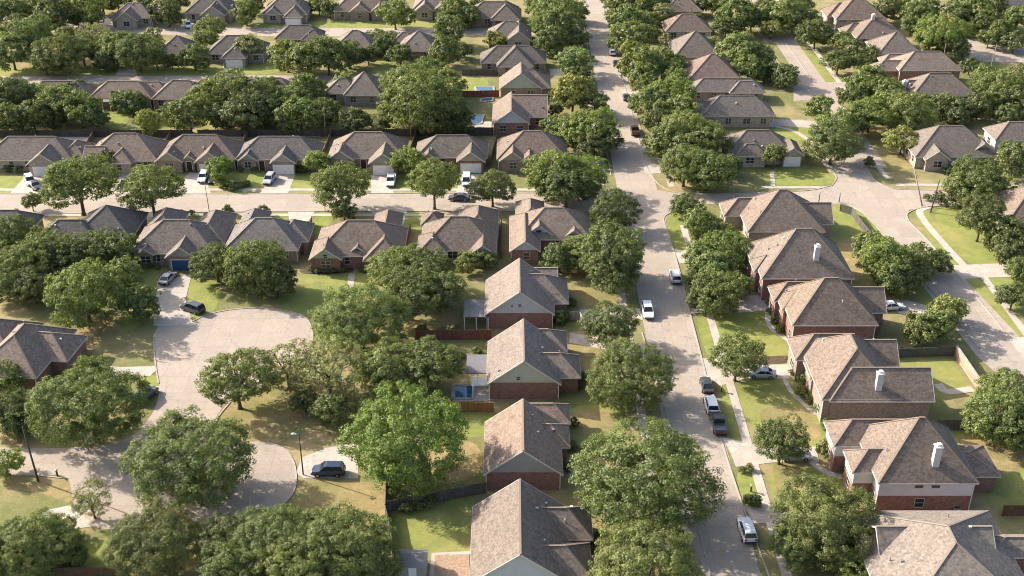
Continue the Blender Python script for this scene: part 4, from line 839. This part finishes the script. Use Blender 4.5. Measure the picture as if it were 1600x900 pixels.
shrubs("against houses and walls east of the back street", [(1500, 268, 3, 2.4, 'd'), (1478, 272, 2.6, 2, 'd'), (1540, 262, 2, 1.6, 'd'), (1358, 262, 3, 2.8, 'd'), (1448, 313, 2, 1.6, 'm')], "shrubs east of the back street")
shrubs("beside the lawn edging by the lower pavement", [(1178, 790, 2.4, 1.8, 'd'), (1168, 786, 1.8, 1.4, 'd'), (1170, 735, 1.4, 1.2, 'o'), (1160, 738, 1.3, 1, 'd')], "shrubs by the lower east pavement")

shrubs("along the east walls of the near west column", [(893, 478, 2, 1.5, 'd'), (912, 594, 2.2, 1.5, 'm'), (905, 606, 1.8, 1.2, 'd'), (896, 664, 2, 1.4, 'd'), (897, 704, 2.2, 1.6, 'm'), (886, 735, 1.8, 1.3, 'd'), (932, 850, 2.2, 1.6, 'm'), (936, 870, 2, 1.3, 'd')], "shrubs east of the near west column")
shrubs("in the fenced yards left of the near west column", [(660, 522, 2.4, 2, 'd'), (690, 524, 2, 1.5, 'm'), (715, 522, 2.2, 1.6, 'd'), (635, 800, 2.2, 1.6, 'd'), (650, 796, 2, 1.4, 'm'), (672, 790, 2.6, 1.8, 'd'), (700, 560, 2.4, 1.6, 'o'), (680, 600, 2.6, 2.2, 'm')], "shrubs in the fenced yards")
# ------------------------------------------------------------------ fences and walls
def fence(pxs, h, col, label, name='wooden_fence', mat_='fence', cat='fence', th=.06, posts=True, group=None, cap=False):
    pts = [G(x, y) for x, y in pxs]; org = Vector((pts[0].x, pts[0].y, 0)); root = empty(name, org, label, cat, group)
    pm = MB(); rl = MB(); post = MB(); post.box(-.06, .06, -.06, .06, 0, h + .08); pme = post.mesh('post', M[mat_])
    for a, b in zip(pts[:-1], pts[1:]):
        n = max(1, int((b - a).length / 2.4)); d = (b - a) / n
        for i in range(n):
            p = a + d * i; q = a + d * (i + 1); hh = h * random.uniform(.97, 1.02)
            pm.bar((p.x, p.y, hh / 2), (q.x, q.y, hh / 2), th, hh)
            if posts: inst('post', pme, root, (p.x - org.x, p.y - org.y, 0), color=col)
        rl.bar((a.x, a.y, h - .12 if not cap else h + .06), (b.x, b.y, h - .12 if not cap else h + .06), th + .1, .09)
    pm.obj('panel' if not cap else 'wall_face', M[mat_], root, org, color=col); rl.obj('rail' if not cap else 'coping', M[mat_] if not cap else M['kerb'], root, org, color=col)
CED = (.17, .10, .06); OLD = (.13, .115, .10); NEW = (.30, .17, .075); BRK = (.24, .11, .075)
fence([(650, 531), (768, 530)], 1.9, BRK, 'long red-brown boarded fence behind the farthest gabled house of the near west column')
fence([(704, 643), (772, 644)], 1.9, NEW, 'new orange wooden fence in front of the small blue pool')
fence([(603, 805), (606, 740), (608, 690)], 1.9, OLD, 'dark wooden fence between the dry verge and the shaded back yard')
fence([(606, 800), (760, 770)], 1.9, OLD, 'weathered fence across the back yard behind the nearest gabled house')
fence([(603, 805), (622, 905)], 1.9, OLD, 'weathered fence closing the west side of the bottom back yard')
fence([(-20, 903), (200, 905)], 1.9, CED, 'reddish fence running along the bottom left frame edge')
fence([(1370, 560), (1490, 556)], 1.8, OLD, 'dark fence closing the north side of the enclosed green yard')
fence([(1492, 556), (1538, 624)], 1.9, (.36, .27, .20), 'tan stone wall slanting beside the back street', 'stone_wall', 'brick', 'wall', .25, False, None, True)
fence([(1462, 672), (1540, 672)], 1.9, OLD, 'dark fence between the L-shaped house yard and the yard below')
fence([(1312, 330), (1330, 336), (1366, 384)], 1.7, OLD, 'dark fence between the corner yard and the junction kerb')
fence([(1565, 806), (1640, 806)], 1.9, CED, 'reddish fence in the bottom right corner yard')
fence([(648, 585), (650, 530)], 1.9, CED, 'short brown fence under the dark tree group west of the pool house')
fence([(890, 500), (905, 500), (916, 520)], 1.8, (.38, .34, .26), 'pale fence beside the round verge tree on the west side')
k = 0
for (x, y0, y1) in ((127, 262, 212), (250, 262, 212), (372, 262, 212), (505, 262, 212), (640, 262, 212), (770, 265, 212)):
    fence([(x - 4, y0 - 4), (x + 14 - (x - 500) * .02, y1)], 1.8, (.2, .13, .09), f"side-yard fence {'between the ' + ORD[k] + ' and ' + ORD[k + 1]} houses of the north row", group='side-yard fences of the north row'); k += 1
fence([(-20, 214), (300, 214)], 1.8, (.09, .08, .07), 'long dark rear fence behind the first three north row houses')
fence([(310, 214), (770, 212)], 1.8, (.09, .08, .07), 'long dark rear fence behind the right half of the north row')
k = 0
for (x, y0, y1) in ((205, 395, 350), (352, 395, 350), (480, 398, 350), (634, 405, 362), (783, 405, 355)):
    fence([(x - 6 * (1 if x < 700 else -.2), y0), (x + 8 * (1 if x < 700 else .1), y1)], 1.8, (.22, .12, .08), f"brown side-yard fence, {ORD[k]} from the left between the south row houses", group='side-yard fences of the south row'); k += 1
fence([(706, 210), (772, 210)], 1.8, CED, 'brown fence beside the far white-gabled house')
fence([(722, 152), (780, 151)], 1.8, BRK, 'red-brown fence below the far small blue pool')
fence([(722, 118), (778, 118)], 1.8, OLD, 'grey fence above the far small blue pool')

# ------------------------------------------------------------------ vehicles
def loft(secs):
    m = MB(); n = len(secs[0])
    for s_ in secs: m.v += [tuple(p) for p in s_]
    for i in range(len(secs) - 1):
        for j in range(n): a = i * n + j; b = i * n + (j + 1) % n; m.f.append((a, b, b + n, a + n))
    m.f.append(tuple(range(n))[::-1]); m.f.append(tuple((len(secs) - 1) * n + j for j in range(n))); return m
def make_kind(kind):
    """meshes of one kind of vehicle, nose along +x"""
    if kind == 'sedan': Lh, Wd, belt, top, cab, wb = 2.3, .90, .92, 1.42, (-1.75, -1.0, .35, 1.15), 1.35
    elif kind == 'suv': Lh, Wd, belt, top, cab, wb = 2.35, .96, 1.08, 1.75, (-2.22, -1.95, .45, 1.15), 1.4
    elif kind == 'van': Lh, Wd, belt, top, cab, wb = 2.5, .98, 1.05, 1.85, (-2.4, -2.2, .9, 1.75), 1.5
    else: Lh, Wd, belt, top, cab, wb = 2.8, .98, 1.10, 1.80, (-.75, -.55, .75, 1.4), 1.75
    st = [(-Lh, .80, .45, belt - .12), (-Lh + .1, .93, .32, belt - .02), (-wb, 1, .28, belt), (0, 1, .26, belt), (cab[3], 1, .26, belt - .01), (Lh - .45, .96, .28, belt - .14), (Lh - .1, .86, .32, belt - .26), (Lh, .72, .42, belt - .36)]
    secs = []
    for x, ws_, zb, zt in st:
        w = Wd * ws_; secs.append([(x, -w + .05, zb), (x, -w, zb + .2), (x, -w, zt - .15), (x, -w + .1, zt), (x, w - .1, zt), (x, w, zt - .15), (x, w, zb + .2), (x, w - .05, zb)])
    body = loft(secs)
    if kind == 'pickup': body.box(-Lh + .15, cab[0] - .05, -Wd + .02, -Wd + .14, belt - .02, belt + .16); body.box(-Lh + .15, cab[0] - .05, Wd - .14, Wd - .02, belt - .02, belt + .16); body.box(-Lh + .1, -Lh + .2, -Wd + .02, Wd - .02, belt - .02, belt + .16)
    c0, c1, c2, c3 = cab; wt = Wd - .24
    roof = loft([[(c1 - .02, -wt, top - .05), (c1 + .1, -wt + .05, top), (c1 + .1, wt - .05, top), (c1 - .02, wt, top - .05)], [(c2 - .3, -wt, top - .05), (c2 - .3, -wt + .05, top + .03), (c2 - .3, wt - .05, top + .03), (c2 - .3, wt, top - .05)], [(c2 + .02, -wt, top - .07), (c2, -wt + .05, top - .02), (c2, wt - .05, top - .02), (c2 + .02, wt, top - .07)]])
    for s_ in (-1, 1):
        for (a, b) in (((c0, Wd - .08), (c1, wt)), ((c3, Wd - .08), (c2, wt)), (((c0 + c3) / 2 - .1, Wd - .06), ((c1 + c2) / 2 - .1, wt))):
            roof.bar((a[0], s_ * a[1], belt - .02), (b[0], s_ * b[1], top - .04), .08, .08)
    win = MB(); e = .025
    A = [(c0 + .04, -Wd + .1, belt - .03), (c3 - .04, -Wd + .1, belt - .03), (c3 - .04, Wd - .1, belt - .03), (c0 + .04, Wd - .1, belt - .03)]
    B_ = [(c1 + .03, -wt + e, top - .05), (c2 - .03, -wt + e, top - .05), (c2 - .03, wt - e, top - .05), (c1 + .03, wt - e, top - .05)]
    i = len(win.v); win.v += A + B_
    for f in ((0, 1, 5, 4), (1, 2, 6, 5), (2, 3, 7, 6), (3, 0, 4, 7), (4, 5, 6, 7)): win.f.append(f)
    ty = MB(); ty.tube([(0, -.12, 0), (0, -.09, 0), (0, .09, 0), (0, .12, 0)], [.29, .34, .34, .29], 16); rm = MB(); rm.tube([(0, -.13, 0), (0, .13, 0)], [.2, .2], 12)
    hl = MB(); hl.box(-.12, .06, -.2, .2, -.07, .07); tl = MB(); tl.box(-.05, .05, -.14, .14, -.12, .12)
    bp = MB(); bp.box(-Lh - .06, -Lh + .12, -Wd * .85, Wd * .85, .38, .56); bp2 = MB(); bp2.box(Lh - .14, Lh + .06, -Wd * .8, Wd * .8, .34, .5)
    return dict(Lh=Lh, Wd=Wd, belt=belt, wb=wb, body=body, roof=roof, win=win.mesh('window', M['carglass']), tyre=ty.mesh('tyre', M['rubber']), rim=rm.mesh('rim', M['rim']), hl=hl.mesh('headlight', M['lens']), tl=tl.mesh('taillight', M['redlens']), b1=bp.mesh('bumper', M['plastic']), b2=bp2.mesh('bumper', M['plastic']), cache={})
KIND = {k: make_kind(k) for k in ('sedan', 'suv', 'van', 'pickup')}
def car(kind, px, py, ang, colr, label, group=None, nm=None):
    K = KIND[kind]; p = G(px, py, .5)
    root = empty(nm or {'sedan': 'parked_car', 'suv': 'parked_suv', 'van': 'parked_van', 'pickup': 'pickup_truck'}[kind], (p.x, p.y, .03), label, {'pickup': 'pickup truck', 'van': 'van'}.get(kind, 'car'), group, math.radians(ang))
    if colr not in K['cache']: K['cache'][colr] = (K['body'].mesh('body', PAINT[colr]), K['roof'].mesh('car_roof', PAINT[colr]))
    b, r = K['cache'][colr]; inst('body', b, root); inst('car_roof', r, root); inst('windows', K['win'], root)
    for sx in (-1, 1):
        for sy in (-1, 1): w = inst('wheel', K['tyre'], root, (sx * K['wb'], sy * (K['Wd'] - .08), .34)); inst('rim', K['rim'], w)
    for sy in (-1, 1):
        inst('headlight', K['hl'], root, (K['Lh'] - .02, sy * K['Wd'] * .62, K['belt'] - .36 + .02)); inst('taillight', K['tl'], root, (-K['Lh'] + .0, sy * K['Wd'] * .68, K['belt'] - .22))
    inst('bumper', K['b1'], root); inst('bumper', K['b2'], root)
gK = 'vehicles parked along the main street'
car('suv', 1055, 433, 90, 'white', 'white car with dark roof glass parked under trees on the right of the main street', gK)
car('suv', 1012, 487, -90, 'white', 'white car parked on the left of the main street in dappled shade', gK)
car('sedan', 1104, 602, 90, 'dark', 'dark grey sedan first of three nose-to-tail cars by the right kerb', gK)
car('suv', 1111, 633, 90, 'white', 'white car in the middle of three parked nose-to-tail by the kerb', gK)
car('pickup', 1122, 662, 90, 'dark', 'dark pickup last of the three vehicles parked nose-to-tail by the kerb', gK)
car('suv', 1167, 829, 92, 'white', 'white station wagon parked alone by the right kerb near the bottom edge', gK)
car('suv', 957, 82, 90, 'white', 'white car among trees, far end of the main street', gK)
car('sedan', 963, 99, 90, 'dark', 'dark car parked behind the white one, far end of the main street', gK)
car('sedan', 954, 68, 90, 'dark', 'farthest dark car in the line far up the main street', gK)
car('sedan', 979, 152, 90, 'dark', 'small dark car at the right kerb, upper main street', gK)
car('pickup', 992, 205, 90, 'red', 'dark red pickup in tree shade on the upper main street', gK)
gP = 'vehicles in the driveways of the cross street'
car('suv', 47, 283, -60, 'white', 'white car on the leftmost north row driveway', gP)
car('sedan', 55, 290, -55, 'dark', 'dark car beside the white one on the leftmost driveway', gP)
car('suv', 318, 278, -90, 'white', 'white car on the driveway beside the small bright tree', gP)
car('sedan', 334, 279, -90, 'dark', 'dark car half under the small bright tree in the driveway', gP)
car('suv', 421, 281, -96, 'silver', 'pale silver car on the driveway of the white garage house', gP)
car('pickup', 611, 283, -90, 'white', 'white pickup on the driveway left of the bright round tree', gP)
car('van', 729, 283, -90, 'white', 'white van before the lit beige double garage', gP)
car('sedan', 717, 309, 180, 'dark', 'grey sedan parked at the cross street kerb near the slim-trunked tree', gP)
car('sedan', 262, 435, 80, 'silver', 'silver sedan on the driveway below the blue garage door')
car('suv', 301, 482, 150, 'dark', 'dark car in tree shade at the cul-de-sac mouth')
car('suv', 513, 736, 180, 'blue', 'dark blue car nosed under the vivid green tree')
car('suv', 228, 618, 70, 'dark', 'dark car half under the tree on the west cul-de-sac kerb')
car('sedan', 1393, 479, 8, 'white', 'white sedan on the drive behind the third near-right house')
car('sedan', 1243, 712, 0, 'silver', 'silver sedan shaded by a tree on the right-hand driveway')
car('sedan', 1190, 584, 175, 'silver', 'grey car in shade on the driveway behind the round-headed tree')
car('suv', 294, 40, -70, 'white', 'white car on the driveway of the arched-entry house at the top edge')
car('sedan', 108, 50, 0, 'dark', 'dark car on the shaded street near the top left corner')
car('sedan', 865, 88, 0, 'silver', 'silver car half hidden beside the third house above the corner house')

# ------------------------------------------------------------------ poles, mailboxes, bins, pools, small things
def pole(px, py, h, m, label, lean=(0, 0), lamp=None, name='utility_pole', cat='pole', r=.13):
    p = G(px, py); root = empty(name, (p.x, p.y, 0), label, cat); s = MB()
    tx, ty = lean; s.tube([(0, 0, 0), (tx * .5, ty * .5, h * .5), (tx, ty, h)], [r * 1.2, r, r * .75], 8); s.obj('shaft', M[m], root, smooth=True)
    if lamp:
        a = MB(); a.tube([(tx, ty, h - .1), (tx + lamp * .5, ty, h + .15), (tx + lamp, ty, h + .18)], [.05, .045, .04], 6); ao = a.obj('arm', M['metal'], root)
        g = MB(); g.tube([(tx + lamp - .1, ty, h + .16), (tx + lamp + .15, ty, h + .2), (tx + lamp + .65, ty, h + .14)], [.09, .2, .1], 8); g.obj('lamp_head', M['white'], ao)
pole(474, 742, 7.0, 'pole', 'street lamp standing at the edge of the dry verge by the dark blue car', lamp=-1.0, name='street_lamp', cat='street lamp', r=.09)
pole(60, 752, 9.5, 'pole', 'tall dark wooden pole on the verge of the west street, bottom left', (-.3, 0))
pole(327, 330, 6.5, 'palepole', 'thin leaning pole with lamp on the cross street verge', (-.2, .2), lamp=-.8, name='street_lamp', cat='street lamp', r=.08)
pole(1441, 322, 8.5, 'palepole', 'pale pole leaning sharply over the junction at the right', (-2.6, 2.4))
pole(1454, 332, 7.2, 'pole', 'dark pole leaning right on the junction corner lawn', (.9, .8))
pole(1279, 318, 2.6, 'green', 'short green street sign post at the cross street kerb', name='sign_post', cat='sign post', r=.1)
pole(1311, 316, 2.2, 'green', 'small green post near the corner fence', name='sign_post', cat='sign post', r=.09)
pole(1222, 726, 3.0, 'palepole', 'thin stake beside the tree shading the silver car', name='stake', cat='stake', r=.05)
pole(508, 330, 7, 'palepole', 'thin pale pole rising beside the low tree on the cross street', (.1, 0), r=.07)
pole(508, 212, 7.5, 'palepole', 'pale pole behind the fifth north row house', (.3, 0), r=.09)
pole(642, 214, 8.5, 'palepole', 'pale pole in front of the great clump behind the north row', (.2, 0), r=.09)
pole(1546, 112, 8, 'palepole', 'pale pole on the shaded ground, upper right', (.5, 0), r=.09)
pole(1471, 106, 7, 'palepole', 'pole between the tall trees behind the stepped row', r=.09)
def mailbox(px, py, label, g='mailboxes along the main street', m='brick', c=(.25, .13, .09)):
    p = G(px, py); root = empty('mailbox', (p.x, p.y, 0), label, 'mailbox', g)
    a = MB(); a.box(-.1, .1, -.1, .1, 0, .95); a.obj('pier', M['pole'], root); b = MB(); b.tube([(0, -.24, 1.05), (0, .24, 1.05)], [.11, .11], 10); b.obj('box', M['metal'], root)
for (x, y, l) in ((1173, 768, 'dark mailbox on the verge opposite the huge spreading tree'), (1127, 612, 'dark mailbox beside the drive with the grey car'), (90, 744, 'brown mailbox at the kerb of the west street')): mailbox(x, y, l)
def acunit(px, py, label, z=0):
    p = G(px, py); root = empty('air_conditioner', (p.x, p.y, z), label, 'air conditioner', 'outdoor air conditioners')
    a = MB(); a.box(-.5, .5, -.5, .5, .08, .95); a.obj('casing', M['metal'], root); b = MB(); b.tube([(0, 0, .95), (0, 0, 1.0)], [.4, .4], 16); b.obj('fan_grille', M['plastic'], root); c = MB(); c.box(-.6, .6, -.6, .6, 0, .08); c.obj('pad', M['kerb'], root)
acunit(1493, 800, 'pale air conditioner by the brick wall of the white-upper-wall house'); acunit(1408, 552, 'white air conditioner behind the L-shaped house'); acunit(1374, 505, 'air conditioner in shade by the third near-right house')
acunit(896, 752, 'air conditioner right of the stained-roof house'); acunit(1378, 645, 'air conditioner under the south wall of the L-shaped house'); acunit(1408, 645, 'second air conditioner under the L-shaped house south wall, the right one'); acunit(838, 752, 'air conditioner by the south wall of the stained-roof house')
def bin_(px, py, c, label):
    p = G(px, py); root = empty('wheelie_bin', (p.x, p.y, .03), label, 'bin', 'household bins'); a = loft([[(-.25, -.25, .05), (.25, -.25, .05), (.25, .3, .05), (-.25, .3, .05)], [(-.32, -.35, 1.0), (.32, -.35, 1.0), (.32, .35, 1.0), (-.32, .35, 1.0)]])
    a.obj('tub', M[c], root); b = MB(); b.box(-.35, .35, -.4, .38, 1.0, 1.08); b.obj('lid', M[c], root)
    w = MB(); w.tube([(-.3, .3, .12), (.3, .3, .12)], [.12, .12], 10); w.obj('wheel', M['rubber'], root)
bin_(1426, 500, 'plastic', 'dark bin by the back street driveway'); bin_(880, 508, 'green', 'green bin beside the bright shrub, near west column'); bin_(628, 792, 'white', 'pale bin at the shaded corner of the bottom back yard')
def pool(pxs, label):
    pts = [Vector(p) for p in wp(pxs)]; c = sum(pts, Vector((0, 0))) / len(pts); root = empty('swimming_pool', (c.x, c.y, 0), label, 'pool', 'backyard pools')
    r = MB(); n = len(pts)
    for i in range(n): a, b = pts[i], pts[(i + 1) % n]; r.bar((a.x - c.x, a.y - c.y, .12), (b.x - c.x, b.y - c.y, .12), .45, .2)
    r.obj('coping', M['kerb'], root); w = MB(); w.face([(p.x - c.x, p.y - c.y, .14) for p in pts]); o = w.obj('pool_water', M['water'], root)
    if o.data.polygons[0].normal.z < 0: o.data.flip_normals()
pool([(708, 624), (738, 624), (742, 603), (710, 603)], 'small blue pool behind the new orange fence'); pool([(744, 143), (772, 143), (771, 136), (742, 136)], 'tiny blue pool beside the greenish-gabled house')
pool([(733, 194), (752, 194), (756, 180), (737, 180)], 'turquoise pool left of the white-gabled far house'); pool([(750, 160), (770, 158), (770, 153), (752, 155)], 'narrow blue pool above the turquoise one')
pool([(590, 30), (606, 30), (608, 24), (592, 24)], 'small blue pool before the two-peaked house at the top edge')
def shed(px, py, w, d, h, label, wall=(.3, .28, .25), roof='slate'):
    p = G(px, py); root = empty('garden_shed', (p.x, p.y, 0), label, 'shed'); a = MB(); a.box(-w / 2, w / 2, 0, d, 0, h); a.obj('wall', M['siding'], root, color=wall)
    r = MB(); r.face([(-w / 2 - .2, -.2, h), (w / 2 + .2, -.2, h), (w / 2 + .2, d / 2, h + .9), (-w / 2 - .2, d / 2, h + .9)]); r.face([(w / 2 + .2, d + .2, h), (-w / 2 - .2, d + .2, h), (-w / 2 - .2, d / 2, h + .9), (w / 2 + .2, d / 2, h + .9)])
    for s_ in (-1, 1): r.face([(s_ * w / 2, 0, h - .05), (s_ * w / 2, d, h - .05), (s_ * w / 2, d / 2, h + .85)])
    r.obj('roof', M[roof], root); b = MB(); b.box(-.5, .5, -.06, 0, 0, 1.9); b.obj('door', M['white'], root)
shed(645, 905, 3.4, 3, 2.1, 'small grey shed at the bottom edge beside the gravel bed')
def pergola(px, py, w, d, label):
    p = G(px, py); root = empty('pergola', (p.x, p.y, 0), label, 'pergola')
    for x in (-w / 2, w / 2):
        for y in (0, d): a = MB(); a.box(x - .08, x + .08, y - .08, y + .08, 0, 2.5); a.obj('post', M['white'], root)
    a = MB()
    for i in range(9): a.box(-w / 2 - .2, w / 2 + .2, i * d / 8 - .04, i * d / 8 + .04, 2.62, 2.72)
    for x in (-w / 2, w / 2): a.box(x - .06, x + .06, -.3, d + .3, 2.5, 2.615)
    a.obj('lattice', M['white'], root)
pergola(752, 624, 2.6, 2.2, 'small white timber shelter beside the small blue pool')
